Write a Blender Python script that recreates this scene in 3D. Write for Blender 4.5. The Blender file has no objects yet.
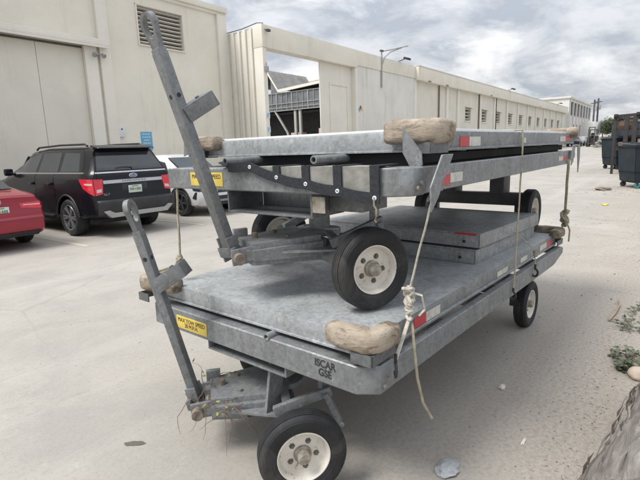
import bpy, bmesh, math, random
from mathutils import Vector, Matrix, noise
random.seed(7)
R = math.radians
SC = bpy.context.scene
COL = SC.collection

# ------------------------------------------------------------------ materials
def new_mat(name):
    m = bpy.data.materials.new(name); m.use_nodes = True
    nt = m.node_tree; nt.nodes.clear()
    out = nt.nodes.new('ShaderNodeOutputMaterial'); b = nt.nodes.new('ShaderNodeBsdfPrincipled')
    nt.links.new(b.outputs[0], out.inputs[0])
    return m, nt, b
def N(nt, t, **kw):
    n = nt.nodes.new(t)
    for k, v in kw.items():
        if k in n.inputs: n.inputs[k].default_value = v
        else: setattr(n, k, v)
    return n
def coord(nt, scale=(1, 1, 1), kind='Object'):
    t = N(nt, 'ShaderNodeTexCoord'); mp = N(nt, 'ShaderNodeMapping')
    mp.inputs['Scale'].default_value = scale
    nt.links.new(t.outputs[kind], mp.inputs[0]); return mp.outputs[0]
def noise_n(nt, vec, scale, detail=5, rough=.55, dist=0):
    n = N(nt, 'ShaderNodeTexNoise'); n.inputs['Scale'].default_value = scale; n.inputs['Detail'].default_value = detail
    n.inputs['Roughness'].default_value = rough; n.inputs['Distortion'].default_value = dist
    nt.links.new(vec, n.inputs['Vector']); return n.outputs['Fac']
def ramp(nt, fac, stops):
    r = N(nt, 'ShaderNodeValToRGB'); e = r.color_ramp.elements
    while len(e) < len(stops): e.new(.5)
    for i, (p, c) in enumerate(stops):
        e[i].position = p; e[i].color = (c, c, c, 1) if not hasattr(c, '__len__') else (*c, 1)
    nt.links.new(fac, r.inputs[0]); return r.outputs[0]
def mixc(nt, fac, a, b, mode='MIX'):
    m = N(nt, 'ShaderNodeMix'); m.data_type = 'RGBA'; m.blend_type = mode
    if isinstance(fac, (int, float)): m.inputs[0].default_value = fac
    else: nt.links.new(fac, m.inputs[0])
    for s, i in ((a, 6), (b, 7)):
        if hasattr(s, '__len__'): m.inputs[i].default_value = (*s, 1)
        else: nt.links.new(s, m.inputs[i])
    return m.outputs[2]
def bump(nt, b, h, strength=.3, dist=.01):
    n = N(nt, 'ShaderNodeBump'); n.inputs['Strength'].default_value = strength; n.inputs['Distance'].default_value = dist
    nt.links.new(h, n.inputs['Height']); nt.links.new(n.outputs[0], b.inputs['Normal'])
def pm(name, c1, c2=None, scale=6, rough=.6, metal=0, bmp=0, dirt=None, coat=0, stretch=(1, 1, 1), lo=.35, hi=.65, bdist=.01, spec=None):
    m, nt, b = new_mat(name); v = coord(nt, stretch)
    f = noise_n(nt, v, scale, 6)
    c2 = c2 or tuple(x * .85 for x in c1)
    c = mixc(nt, ramp(nt, f, [(lo, 0.), (hi, 1.)]), c1, c2)
    if dirt:
        f2 = noise_n(nt, v, scale * .37, 8, .65, .6)
        c = mixc(nt, ramp(nt, f2, [(.52, 0.), (.7, .8)]), c, dirt)
    nt.links.new(c, b.inputs['Base Color'])
    b.inputs['Roughness'].default_value = rough; b.inputs['Metallic'].default_value = metal
    b.inputs['Coat Weight'].default_value = coat; b.inputs['Coat Roughness'].default_value = .05
    if spec is not None: b.inputs['Specular IOR Level'].default_value = spec
    if bmp: bump(nt, b, noise_n(nt, v, scale * 2.3, 6, .6), bmp, bdist)
    return m
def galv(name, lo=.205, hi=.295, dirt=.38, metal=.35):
    m, nt, b = new_mat(name); v = coord(nt)
    vo = N(nt, 'ShaderNodeTexVoronoi'); vo.inputs['Scale'].default_value = 55; nt.links.new(v, vo.inputs['Vector'])
    sep = N(nt, 'ShaderNodeSeparateColor'); nt.links.new(vo.outputs['Color'], sep.inputs[0])
    n1 = noise_n(nt, v, 3.2, 7, .62, .4); n2 = noise_n(nt, v, 14, 6, .6)
    t = (.95, 1.0, 1.03)
    base = mixc(nt, ramp(nt, n1, [(.30, 0.), (.70, 1.)]), tuple(lo * x for x in t), tuple(hi * x for x in t))
    sp = mixc(nt, ramp(nt, sep.outputs[0], [(0., .66), (1., 1.25)]), (0, 0, 0), (1, 1, 1))
    c = mixc(nt, .62, base, sp, 'MULTIPLY')
    # smears, white rust, scratches and grime that have a shape of their own
    vs = coord(nt, (1, 1, .3)); n3 = noise_n(nt, vs, 8, 9, .72, .9)
    c = mixc(nt, ramp(nt, n3, [(.50, 0.), (.66, dirt)]), c, (.115, .105, .088))
    n4 = noise_n(nt, v, 19, 9, .72, 1.3)
    c = mixc(nt, ramp(nt, n4, [(.56, 0.), (.65, .5)]), c, (hi * 1.45, hi * 1.47, hi * 1.46))
    c = mixc(nt, ramp(nt, n4, [(.31, .45), (.41, 0.)]), c, (lo * .6, lo * .56, lo * .56))
    vl_ = coord(nt, (1.2, 60, 60)); n5 = noise_n(nt, vl_, 1.6, 4, .6, .2)
    c = mixc(nt, ramp(nt, n5, [(.63, 0.), (.68, .3)]), c, (hi * 1.3, hi * 1.3, hi * 1.3))
    n6 = noise_n(nt, v, 4.2, 9, .7, 1.6)
    c = mixc(nt, ramp(nt, n6, [(.65, 0.), (.69, .5 * dirt + .05)]), c, (.17, .095, .055))
    nt.links.new(c, b.inputs['Base Color'])
    b.inputs['Metallic'].default_value = metal
    nt.links.new(ramp(nt, n2, [(.3, .46), (.7, .66)]), b.inputs['Roughness'])
    bump(nt, b, n2, .10, .004)
    return m
def glass_mat(name, c=(.02, .024, .028), rough=.06):
    m, nt, b = new_mat(name); v = coord(nt); f = noise_n(nt, v, 1.4, 3)
    nt.links.new(mixc(nt, f, c, tuple(x * 2.2 for x in c)), b.inputs['Base Color'])
    b.inputs['Roughness'].default_value = rough; b.inputs['Specular IOR Level'].default_value = .8
    return m
def stucco(name, c, streak=(.55, .49, .38), amount=.35, fac=.6):
    m, nt, b = new_mat(name); v = coord(nt)
    f = noise_n(nt, v, .55, 7, .6, .3)
    col = mixc(nt, ramp(nt, f, [(.35, 0.), (.65, 1.)]), c, tuple(x * .90 for x in c))
    vs = coord(nt, (1.6, 1.6, .16)); s = noise_n(nt, vs, 1.5, 8, .68, .3)
    col = mixc(nt, ramp(nt, s, [(.55, 0.), (.76, amount)]), col, streak)
    f4 = noise_n(nt, v, .8, 3, .4, .2)
    col = mixc(nt, ramp(nt, f4, [(.545, 0.), (.555, .12 + amount * .2)]), col, tuple(min(.8, x * 1.05) for x in c))
    f3 = noise_n(nt, v, 5, 8, .7, 1.2)
    col = mixc(nt, ramp(nt, f3, [(.62, 0.), (.72, amount * .6)]), col, tuple(x * fac for x in c))
    nt.links.new(col, b.inputs['Base Color']); b.inputs['Roughness'].default_value = .88
    b.inputs['Specular IOR Level'].default_value = .2
    bump(nt, b, noise_n(nt, v, 22, 6, .65), .35, .02)
    return m
def paint_worn(name, c, wear=(.24, .10, .04), amt=.9, rough=.5):
    m, nt, b = new_mat(name); v = coord(nt)
    n1 = noise_n(nt, v, 26, 7, .68, .7); n2 = noise_n(nt, v, 6, 5)
    col = mixc(nt, ramp(nt, n2, [(.35, 0.), (.7, 1.)]), c, tuple(x * .82 for x in c))
    col = mixc(nt, ramp(nt, n1, [(.60, 0.), (.68, amt)]), col, wear)
    nt.links.new(col, b.inputs['Base Color']); b.inputs['Roughness'].default_value = rough
    bump(nt, b, n1, .15, .003)
    return m

M = {}
M['galv'] = galv('galvanised_steel'); M['galv_top_lit'] = galv('galvanised_sky_lit', .35, .46, .32, .25)  # deck plate is lighter: the sky's sheen is put into its colour
M['galv_dark'] = galv('grimy_galvanised', .13, .20, .5, .3); M['galv_bar'] = galv('weathered_bar', .17, .25, .5, .3)
M['rubber'] = pm('rubber', (.009, .010, .013), (.020, .021, .023), 11, .7, bmp=.25, dirt=(.075, .070, .062))
M['rim'] = paint_worn('cream_rim', (.74, .70, .63))
M['rust'] = pm('rusty_steel', (.16, .125, .10), (.27, .23, .19), 22, .8, .2, .3)
M['hub'] = pm('hub_steel', (.40, .39, .34), (.20, .15, .11), 20, .55, .3, .2)
M['black'] = pm('black_plastic', (.018, .018, .02), (.03, .03, .032), 8, .55)
M['web'] = pm('black_webbing', (.018, .02, .026), (.032, .034, .042), 60, .9, bmp=.4)
M['rope'] = pm('tan_webbing', (.43, .39, .30), (.30, .26, .19), 24, .9, bmp=.5, dirt=(.20, .17, .12))
M['rope_white'] = pm('white_webbing', (.58, .555, .49), (.40, .37, .31), 34, .9, bmp=.5, dirt=(.36, .31, .24))
M['canvas'] = pm('grey_canvas', (.29, .285, .265), (.19, .185, .17), 14, .9, bmp=.4)
M['yellow'] = pm('yellow_sign', (.70, .54, .12), (.62, .45, .08), 14, .55, dirt=(.40, .34, .2))
M['ink'] = pm('black_ink', (.02, .02, .02), (.05, .05, .05), 40, .7)
M['red_ref'] = pm('red_reflector', (.50, .035, .045), (.40, .03, .04), 30, .4, dirt=(.27, .10, .09))
M['white_ref'] = pm('white_reflector', (.60, .59, .55), (.48, .47, .43), 30, .45, dirt=(.33, .31, .28))
M['sheet'] = pm('glare_white', (.78, .79, .78), (.70, .71, .71), 5, .5)
M['stack'] = galv('old_panel_steel', .27, .37, .5, .25)
def pad_mat():
    m, nt, b = new_mat('burlap_pad'); v = coord(nt); vs = coord(nt, (1, 1, 3))
    n1 = noise_n(nt, v, 8, 8, .62, 1.0); n2 = noise_n(nt, vs, 8, 9, .7, 1.2)
    c = mixc(nt, ramp(nt, n1, [(.36, 0.), (.62, 1.)]), (.20, .155, .115), (.38, .32, .25))
    c = mixc(nt, ramp(nt, n2, [(.52, 0.), (.58, .8)]), c, (.12, .085, .055))
    c = mixc(nt, ramp(nt, noise_n(nt, v, 5, 4), [(.5, 0.), (.7, .55)]), c, (.56, .49, .40))
    nt.links.new(c, b.inputs['Base Color']); b.inputs['Roughness'].default_value = .8
    bump(nt, b, n2, .7, .014); return m
M['pad'] = pad_mat()
M['cream'] = stucco('cream_stucco', (.79, .755, .665), amount=.5); M['cream2'] = stucco('cream_panel', (.73, .70, .62), amount=.55)
M['cream_clean'] = stucco('cream_paint', (.78, .75, .675), amount=.25); M['greywall'] = stucco('stained_render', (.73, .71, .655), (.38, .37, .335), .85, .6)
M['soffit'] = stucco('soffit', (.50, .46, .39), amount=.3)
M['farwall'] = stucco('white_render', (.70, .69, .66), (.40, .38, .34), .4)
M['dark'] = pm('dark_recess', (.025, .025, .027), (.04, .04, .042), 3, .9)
M['slat'] = pm('louvre_slat', (.60, .58, .52), (.50, .47, .41), 6, .7)
M['shedroof'] = pm('grey_sheeting', (.30, .29, .28), (.20, .20, .19), 1.2, .8, dirt=(.14, .13, .12))
M['shedglass'] = pm('dusty_panes', (.19, .20, .205), (.12, .13, .135), 1.6, .45)
M['steel_dk'] = pm('dark_steel', (.12, .12, .125), (.07, .07, .075), 4, .6, .3)
M['tube'] = pm('grey_paint', (.40, .39, .37), (.30, .29, .27), 9, .6)
M['suv'] = pm('black_paint', (.007, .007, .010), (.009, .009, .013), 2, .25, 0, coat=.35, spec=.22)
M['red'] = pm('red_paint', (.26, .009, .024), (.29, .011, .027), 2, .3, .1, coat=.5)
M['white'] = pm('white_paint', (.72, .73, .74), (.68, .69, .70), 2, .3, coat=1)
M['glass'] = glass_mat('tinted_glass'); M['chrome'] = pm('chrome', (.62, .62, .63), (.55, .55, .56), 12, .18, .95)
M['tail'] = pm('tail_light', (.58, .012, .03), (.66, .02, .04), 14, .15, coat=1); M['tail_w'] = pm('tail_lens', (.75, .55, .55), (.65, .42, .42), 20, .2, coat=1)
M['silver'] = pm('silver_trim', (.42, .42, .42), (.36, .36, .36), 5, .4, .5); M['alloy'] = pm('alloy', (.30, .30, .31), (.22, .22, .23), 8, .35, .6)
M['alloy_dk'] = pm('dark_alloy', (.05, .052, .056), (.08, .08, .085), 8, .4, .4)
M['plate'] = pm('number_plate', (.62, .66, .62), (.48, .60, .50), 16, .5); M['orange'] = pm('orange_ink', (.55, .30, .12), None, 20, .6)
M['green'] = pm('green_ink', (.06, .16, .10), None, 20, .6)
M['blue'] = pm('blue_sign', (.10, .34, .58), (.14, .40, .62), 5, .5); M['blue_dk'] = pm('blue_oval', (.02, .06, .20), None, 5, .3, coat=1)
M['whitesign'] = pm('white_sign', (.68, .70, .72), (.62, .64, .66), 8, .5)
M['bin'] = pm('slate_plastic', (.020, .030, .039), (.014, .022, .029), 3, .6, dirt=(.038, .044, .048), spec=.3)
M['bin_lid'] = pm('slate_lid', (.034, .046, .056), (.025, .036, .045), 4, .5)
M['teal'] = pm('teal_wheel', (.05, .22, .20), (.03, .14, .13), 9, .6)
M['rack'] = pm('rusty_black_steel', (.028, .027, .028), (.045, .038, .035), 5, .75, .1, dirt=(.07, .048, .038))
M['wood'] = pm('pale_timber', (.40, .30, .20), (.28, .20, .13), 4, .85, stretch=(1, 1, 5))
M['navy'] = pm('navy_container', (.02, .028, .045), (.03, .038, .055), 1, .7)
M['leaf'] = pm('leaf', (.05, .085, .03), (.085, .115, .045), 2.5, .6); M['leaf2'] = pm('dull_leaf', (.045, .065, .03), (.10, .115, .06), 2.5, .6)
M['weed'] = pm('weed_leaf', (.06, .08, .04), (.13, .145, .085), 18, .6); M['vine_leaf'] = pm('yellow_leaf', (.30, .30, .07), (.16, .20, .06), 22, .6)
M['stem'] = pm('dry_stem', (.12, .075, .06), (.18, .10, .09), 12, .8)
M['trunk'] = pm('tree_bark', (.10, .08, .06), (.15, .12, .09), 6, .9)
M['stone'] = pm('pale_stone', (.52, .43, .34), (.42, .36, .30), 14, .85, bmp=.4)
M['foil'] = pm('crumpled_plastic', (.42, .44, .46), (.30, .31, .32), 20, .45)
M['paper'] = pm('white_litter', (.66, .64, .60), (.56, .53, .48), 30, .8)
M['debris'] = pm('dry_debris', (.12, .095, .07), (.25, .20, .15), 9, .95)
def bark_mat():
    m, nt, b = new_mat('fibrous_bark'); v = coord(nt, (.12, 1, 1))
    n1 = noise_n(nt, v, 14, 10, .74, .9); n2 = noise_n(nt, v, 30, 8, .7, .5); n3 = noise_n(nt, coord(nt), 3, 5)
    c = mixc(nt, ramp(nt, n1, [(.36, 0.), (.62, 1.)]), (.16, .14, .125), (.40, .365, .335))
    c = mixc(nt, ramp(nt, n2, [(.57, 0.), (.67, .75)]), c, (.055, .042, .036))
    c = mixc(nt, ramp(nt, n3, [(.5, 0.), (.7, .5)]), c, (.44, .41, .385))
    nt.links.new(c, b.inputs['Base Color']); b.inputs['Roughness'].default_value = .95
    b.inputs['Specular IOR Level'].default_value = .1
    bump(nt, b, n1, 1., .03); return m
M['bark'] = bark_mat(); M['fibre'] = pm('dark_fibre', (.045, .036, .03), (.08, .065, .055), 14, .95)
def ground_mat():
    m, nt, b = new_mat('worn_concrete'); v = coord(nt)
    n_big = noise_n(nt, v, .16, 6, .6, .4); n_mid = noise_n(nt, v, 1.1, 9, .68, .6); n_fine = noise_n(nt, v, 38, 8, .7)
    n_gr = noise_n(nt, v, 140, 4, .7)
    c = mixc(nt, ramp(nt, n_big, [(.36, 0.), (.64, 1.)]), (.355, .330, .296), (.435, .411, .376))
    c = mixc(nt, ramp(nt, n_mid, [(.42, 0.), (.62, .7)]), c, (.315, .30, .277))
    c = mixc(nt, ramp(nt, n_fine, [(.36, .35), (.50, 0.)]), c, (.26, .247, .227))
    c = mixc(nt, ramp(nt, n_gr, [(.58, 0.), (.72, .35)]), c, (.52, .49, .45))
    c = mixc(nt, ramp(nt, n_gr, [(.28, .6), (.40, 0.)]), c, (.20, .18, .155))
    n_ag = noise_n(nt, v, 11, 9, .74, .8)
    c = mixc(nt, ramp(nt, n_ag, [(.58, 0.), (.68, .28)]), c, (.53, .51, .48))
    c = mixc(nt, ramp(nt, n_ag, [(.33, .32), (.43, 0.)]), c, (.26, .24, .21))
    # tyre-swept streaks along the yard
    vt = coord(nt, (.05, .9, 1)); st = noise_n(nt, vt, 1.3, 8, .65, .5)
    c = mixc(nt, ramp(nt, st, [(.54, 0.), (.72, .35)]), c, (.53, .51, .475))
    c = mixc(nt, ramp(nt, st, [(.26, .35), (.42, 0.)]), c, (.30, .28, .25))
    # sand drifted up along the planted edge of the yard
    sp_ = N(nt, 'ShaderNodeSeparateXYZ'); nt.links.new(v, sp_.inputs[0])
    ys = N(nt, 'ShaderNodeMath', operation='MULTIPLY_ADD'); nt.links.new(n_mid, ys.inputs[0]); ys.inputs[1].default_value = -2.2; nt.links.new(sp_.outputs[1], ys.inputs[2])
    ys2 = N(nt, 'ShaderNodeMath', operation='MULTIPLY_ADD'); nt.links.new(ys.outputs[0], ys2.inputs[0]); ys2.inputs[1].default_value = .5; ys2.inputs[2].default_value = .5
    sand = mixc(nt, ramp(nt, n_fine, [(.35, 0.), (.6, 1.)]), (.26, .23, .197), (.385, .352, .312))
    c = mixc(nt, ramp(nt, ys2.outputs[0], [(.0, .9), (.85, 0.)]), c, sand)
    # oil and wet spots
    so = noise_n(nt, v, .9, 5, .55, 1.0)
    c = mixc(nt, ramp(nt, so, [(.685, 0.), (.73, .55)]), c, (.20, .18, .16))
    # hairline cracks
    wv = N(nt, 'ShaderNodeTexNoise'); wv.inputs['Scale'].default_value = 1.5; wv.inputs['Detail'].default_value = 6; nt.links.new(v, wv.inputs['Vector'])
    wm = mixc(nt, .22, v, wv.outputs['Color'], 'ADD')
    vo = N(nt, 'ShaderNodeTexVoronoi'); vo.feature = 'DISTANCE_TO_EDGE'; vo.inputs['Scale'].default_value = .42; nt.links.new(wm, vo.inputs['Vector'])
    ck = ramp(nt, vo.outputs['Distance'], [(0., 1.), (.006, 0.)])
    cm = N(nt, 'ShaderNodeMath', operation='MULTIPLY'); nt.links.new(ck, cm.inputs[0]); nt.links.new(ramp(nt, n_big, [(.44, 0.), (.56, .28)]), cm.inputs[1])
    c = mixc(nt, cm.outputs[0], c, (.20, .18, .155))
    nt.links.new(c, b.inputs['Base Color']); b.inputs['Roughness'].default_value = .93; b.inputs['Specular IOR Level'].default_value = .15
    ad = N(nt, 'ShaderNodeMath', operation='ADD'); nt.links.new(n_fine, ad.inputs[0]); nt.links.new(n_mid, ad.inputs[1])
    bump(nt, b, ad.outputs[0], .35, .012)
    return m
M['ground'] = ground_mat()
M['line'] = pm('faded_line', (.52, .46, .33), (.45, .42, .36), 3, .9, dirt=(.44, .41, .36))

# ------------------------------------------------------------------ mesh helpers
class MB:
    def __init__(s, off=(0, 0, 0)):
        s.bm = bmesh.new(); s.off = Vector(off)
    def _add(s, t, smooth=False):
        for f in t.faces: f.smooth = smooth
        bmesh.ops.recalc_face_normals(t, faces=t.faces)
        me = bpy.data.meshes.new('tmp'); t.to_mesh(me); t.free(); s.bm.from_mesh(me); bpy.data.meshes.remove(me)
    def box(s, c, size, rot=None, bev=.004):
        t = bmesh.new(); bmesh.ops.create_cube(t, size=1)
        for v in t.verts: v.co = Vector((v.co.x * size[0], v.co.y * size[1], v.co.z * size[2]))
        if bev and min(size) > bev * 2.2: bmesh.ops.bevel(t, geom=t.edges[:], offset=bev, segments=2, affect='EDGES', profile=.6)
        m = Matrix.Translation(Vector(c) + s.off)
        if rot is not None: m = m @ rot.to_4x4()
        bmesh.ops.transform(t, matrix=m, verts=t.verts); s._add(t, False); return s
    def bx(s, x0, x1, y0, y1, z0, z1, bev=.004):
        return s.box(((x0 + x1) / 2, (y0 + y1) / 2, (z0 + z1) / 2), (abs(x1 - x0), abs(y1 - y0), abs(z1 - z0)), None, bev)
    def beam(s, a, b, w, h, up=(0, 0, 1), bev=.003):
        a = Vector(a); b = Vector(b); d = b - a; L = d.length; d.normalize()
        side = d.cross(Vector(up)); 
        if side.length < 1e-4: side = d.cross(Vector((1, 0, 0)))
        side.normalize(); u = side.cross(d)
        return s.box((a + b) / 2, (L, w, h), Matrix((d, side, u)).transposed(), bev)
    def prism(s, pts, axis, a, b, bev=.002):
        # pts: 2D outline in the two remaining axes; axis 0,1,2 is the extrusion axis
        def P(p, q): 
            l = list(p); l.insert(axis, q); return Vector(l) + s.off
        t = bmesh.new(); va = [t.verts.new(P(p, a)) for p in pts]; vb = [t.verts.new(P(p, b)) for p in pts]
        n = len(pts); t.faces.new(va); t.faces.new(vb[::-1])
        for i in range(n): t.faces.new((va[i], vb[i], vb[(i + 1) % n], va[(i + 1) % n]))
        if bev: bmesh.ops.bevel(t, geom=t.edges[:], offset=bev, segments=1, affect='EDGES')
        s._add(t); return s
    def tube(s, pts, r, n=8, caps=True, flat=1.):
        pts = [Vector(p) + s.off for p in pts]; t = bmesh.new(); rings = []
        ref = None
        for i, p in enumerate(pts):
            d = (pts[min(i + 1, len(pts) - 1)] - pts[max(i - 1, 0)]).normalized()
            if ref is None:
                ref = d.cross(Vector((0, 0, 1))); 
                if ref.length < .05: ref = d.cross(Vector((1, 0, 0)))
            ref = (ref - d * ref.dot(d)).normalized(); q = d.cross(ref)
            rr = r[i] if hasattr(r, '__len__') else r
            rings.append([t.verts.new(p + ref * math.cos(k * 2 * math.pi / n) * rr + q * math.sin(k * 2 * math.pi / n) * rr * flat) for k in range(n)])
        for a, b in zip(rings, rings[1:]):
            for k in range(n): t.faces.new((a[k], a[(k + 1) % n], b[(k + 1) % n], b[k]))
        if caps: t.faces.new(rings[0][::-1]); t.faces.new(rings[-1])
        s._add(t, True); return s
    def lathe(s, prof, origin, axis, n=40, smooth=True):
        ax = Vector(axis).normalized(); ref = ax.cross(Vector((0, 0, 1)))
        if ref.length < .05: ref = ax.cross(Vector((1, 0, 0)))
        ref.normalize(); q = ax.cross(ref); o = Vector(origin) + s.off
        t = bmesh.new(); rings = []
        for r, h in prof:
            if r < 1e-5: rings.append([t.verts.new(o + ax * h)])
            else: rings.append([t.verts.new(o + ax * h + (ref * math.cos(k * 2 * math.pi / n) + q * math.sin(k * 2 * math.pi / n)) * r) for k in range(n)])
        for a, b in zip(rings, rings[1:]):
            for k in range(n):
                j = (k + 1) % n
                if len(a) == 1 and len(b) == 1: continue
                if len(a) == 1: t.faces.new((a[0], b[j], b[k]))
                elif len(b) == 1: t.faces.new((a[k], a[j], b[0]))
                else: t.faces.new((a[k], a[j], b[j], b[k]))
        s._add(t, smooth); return s
    def cyl(s, a, b, r, n=16):
        a = Vector(a); b = Vector(b); L = (b - a).length
        e = min(r * .12, L * .2)
        return s.lathe([(0, 0), (r - e, 0), (r, e), (r, L - e), (r - e, L), (0, L)], a, b - a, n)
    def quad(s, pts):
        t = bmesh.new(); t.faces.new([t.verts.new(Vector(p) + s.off) for p in pts])
        for f in t.faces: f.smooth = False
        me = bpy.data.meshes.new('tmp'); t.to_mesh(me); t.free(); s.bm.from_mesh(me); bpy.data.meshes.remove(me); return s
    def build(s, name, mat, parent=None, ang=35):
        me = bpy.data.meshes.new(name); s.bm.to_mesh(me); s.bm.free()
        me.set_sharp_from_angle(angle=R(ang))
        o = bpy.data.objects.new(name, me); me.materials.append(mat if not isinstance(mat, str) else M[mat]); COL.objects.link(o)
        if parent: o.parent = parent
        return o
def tag(o, label, cat, group=None, kind=None):
    if label: o['label'] = label
    if cat: o['category'] = cat
    if group: o['group'] = group
    if kind: o['kind'] = kind
    return o
def empty(name, loc, label=None, cat=None, group=None, rotz=0, parent=None):
    o = bpy.data.objects.new(name, None); COL.objects.link(o); o.location = loc; o.rotation_euler = (0, 0, rotz); o.empty_display_size = .2
    if parent: o.parent = parent
    return tag(o, label, cat, group)
def kids(o): return [c for c in bpy.data.objects if c.parent == o]
def copy_tree(o, parent=None):
    c = o.copy(); COL.objects.link(c); c.parent = parent
    for k in kids(o): copy_tree(k, c)
    return c
def text(body, size, mat, parent, matrix, name='lettering', ext=.0008, align='CENTER', sx=1., bold=0.):
    cu = bpy.data.curves.new('txt', 'FONT'); cu.body = body; cu.size = size; cu.align_x = align; cu.align_y = 'CENTER'; cu.extrude = ext; cu.space_line = .85; cu.offset = bold
    to = bpy.data.objects.new('txt', cu); COL.objects.link(to); bpy.context.view_layer.update()
    me = bpy.data.meshes.new_from_object(to.evaluated_get(bpy.context.evaluated_depsgraph_get()))
    bpy.data.objects.remove(to); bpy.data.curves.remove(cu)
    me.transform(matrix @ Matrix.Diagonal((sx, 1, 1, 1))); me.materials.clear(); me.materials.append(M[mat])
    o = bpy.data.objects.new(name, me); COL.objects.link(o); o.parent = parent; return o
def face_mat(o, right, up):
    r = Vector(right).normalized(); u = Vector(up).normalized(); n = r.cross(u)
    return Matrix.Translation(Vector(o)) @ Matrix((r, u, n)).transposed().to_4x4()

# ------------------------------------------------------------------ camera
f_px, yaw, pit, rol, H = 469.71, .6439, .1904, -.0323, 1.6907
fw = Vector((math.cos(yaw) * math.cos(pit), math.sin(yaw) * math.cos(pit), -math.sin(pit)))
rt = Vector((math.sin(yaw), -math.cos(yaw), 0)); up = rt.cross(fw)
r2 = rt * math.cos(rol) + up * math.sin(rol); u2 = -rt * math.sin(rol) + up * math.cos(rol)
cam = bpy.data.cameras.new('camera'); co = bpy.data.objects.new('camera', cam); COL.objects.link(co)
co.matrix_world = Matrix.Translation((0, 0, H)) @ Matrix((r2, u2, -fw)).transposed().to_4x4()
cam.sensor_width = 36; cam.sensor_fit = 'HORIZONTAL'; cam.lens = f_px / 640 * 36; cam.clip_end = 3000; cam.clip_start = .05
SC.camera = co

# ------------------------------------------------------------------ light and sky
SUN_EL, SUN_AZ = R(56), math.atan2(.45, -.9)     # direction towards the sun in the XY plane
w = bpy.data.worlds.new('World'); SC.world = w; w.use_nodes = True; nt = w.node_tree; nt.nodes.clear()
wo = N(nt, 'ShaderNodeOutputWorld'); bg = N(nt, 'ShaderNodeBackground'); bg.inputs[1].default_value = .10
nt.links.new(bg.outputs[0], wo.inputs[0])
sky = N(nt, 'ShaderNodeTexSky'); sky.sky_type = 'NISHITA'; sky.sun_disc = False; sky.sun_elevation = SUN_EL
sky.sun_rotation = math.pi / 2 - SUN_AZ; sky.dust_density = 2.5
tc = N(nt, 'ShaderNodeTexCoord'); sx = N(nt, 'ShaderNodeSeparateXYZ'); nt.links.new(tc.outputs['Generated'], sx.inputs[0])
def mth(op, a, b):
    n = N(nt, 'ShaderNodeMath', operation=op)
    for i, q in ((0, a), (1, b)):
        if isinstance(q, (int, float)): n.inputs[i].default_value = q
        else: nt.links.new(q, n.inputs[i])
    return n.outputs[0]
zz = mth('ADD', mth('MAXIMUM', sx.outputs[2], 0.), .26)
cx = N(nt, 'ShaderNodeCombineXYZ'); nt.links.new(mth('DIVIDE', sx.outputs[0], zz), cx.inputs[0]); nt.links.new(mth('DIVIDE', sx.outputs[1], zz), cx.inputs[1])
c1 = noise_n(nt, cx.outputs[0], 2.5, 10, .60, .30); 
mp2 = N(nt, 'ShaderNodeMapping'); mp2.inputs['Location'].default_value = (3.1, 7.7, 1.3); nt.links.new(cx.outputs[0], mp2.inputs[0])
c2 = noise_n(nt, mp2.outputs[0], 1.5, 8, .6, .3)
cl = mixc(nt, ramp(nt, c1, [(.40, 0.), (.60, 1.)]), (1.95, 2.10, 2.36), (3.15, 3.24, 3.4))
cl = mixc(nt, ramp(nt, c2, [(.52, 0.), (.64, .8)]), cl, (4.5, 4.5, 4.45))
lift = mth('ADD', mth('MULTIPLY', mth('MAXIMUM', sx.outputs[2], 0.), 1.3), .92)
vm = N(nt, 'ShaderNodeVectorMath', operation='SCALE'); nt.links.new(cl, vm.inputs[0]); nt.links.new(lift, vm.inputs['Scale']); cl = vm.outputs[0]
cover = ramp(nt, c1, [(.28, .80), (.42, .97)])
nt.links.new(mixc(nt, cover, sky.outputs[0], cl), bg.inputs[0])
sl = bpy.data.lights.new('sun', 'SUN'); sl.energy = 1.5; sl.angle = R(22); sl.color = (1, .965, .91)
so = bpy.data.objects.new('sun', sl); COL.objects.link(so)
sd = Vector((math.cos(SUN_AZ) * math.cos(SUN_EL), math.sin(SUN_AZ) * math.cos(SUN_EL), math.sin(SUN_EL)))
so.rotation_euler = sd.to_track_quat('Z', 'Y').to_euler(); so.location = (0, 0, 30)
SC.view_settings.view_transform = 'Standard'; SC.view_settings.look = 'None'; SC.view_settings.gamma = 1; SC.view_settings.use_curve_mapping = False
SC.view_settings.exposure = 1.16

# ------------------------------------------------------------------ ground
def gz(x): return .012 * max(0., x - 7.) if x < 140 else .012 * 133
def make_ground():
    b = bmesh.new(); xs = [-40, -10, 0, 4, 6, 7, 8, 10, 14, 20, 30, 45, 60, 80, 110, 140, 200, 400, 900]; ys = [-600, -200, -80, -30, -10, -3, 0, 3, 6, 10, 14, 20, 40, 90, 300, 700]
    g = [[b.verts.new((x, y, gz(x))) for y in ys] for x in xs]
    for i in range(len(xs) - 1):
        for j in range(len(ys) - 1): b.faces.new((g[i][j], g[i + 1][j], g[i + 1][j + 1], g[i][j + 1]))
    me = bpy.data.meshes.new('ground'); b.to_mesh(me); b.free(); me.materials.append(M['ground'])
    o = bpy.data.objects.new('ground', me); COL.objects.link(o); o['kind'] = 'structure'
make_ground()
for x in (4.42, 7.25, 10.3):
    m_ = MB(); m_.quad([(x - .05, 8.9, gz(x) + .004), (x + .05, 8.9, gz(x) + .0046), (x + .05, 14, gz(x) + .0046), (x - .05, 14, gz(x) + .004)])
    o = m_.build('parking_line', 'line'); o['kind'] = 'structure'

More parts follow.
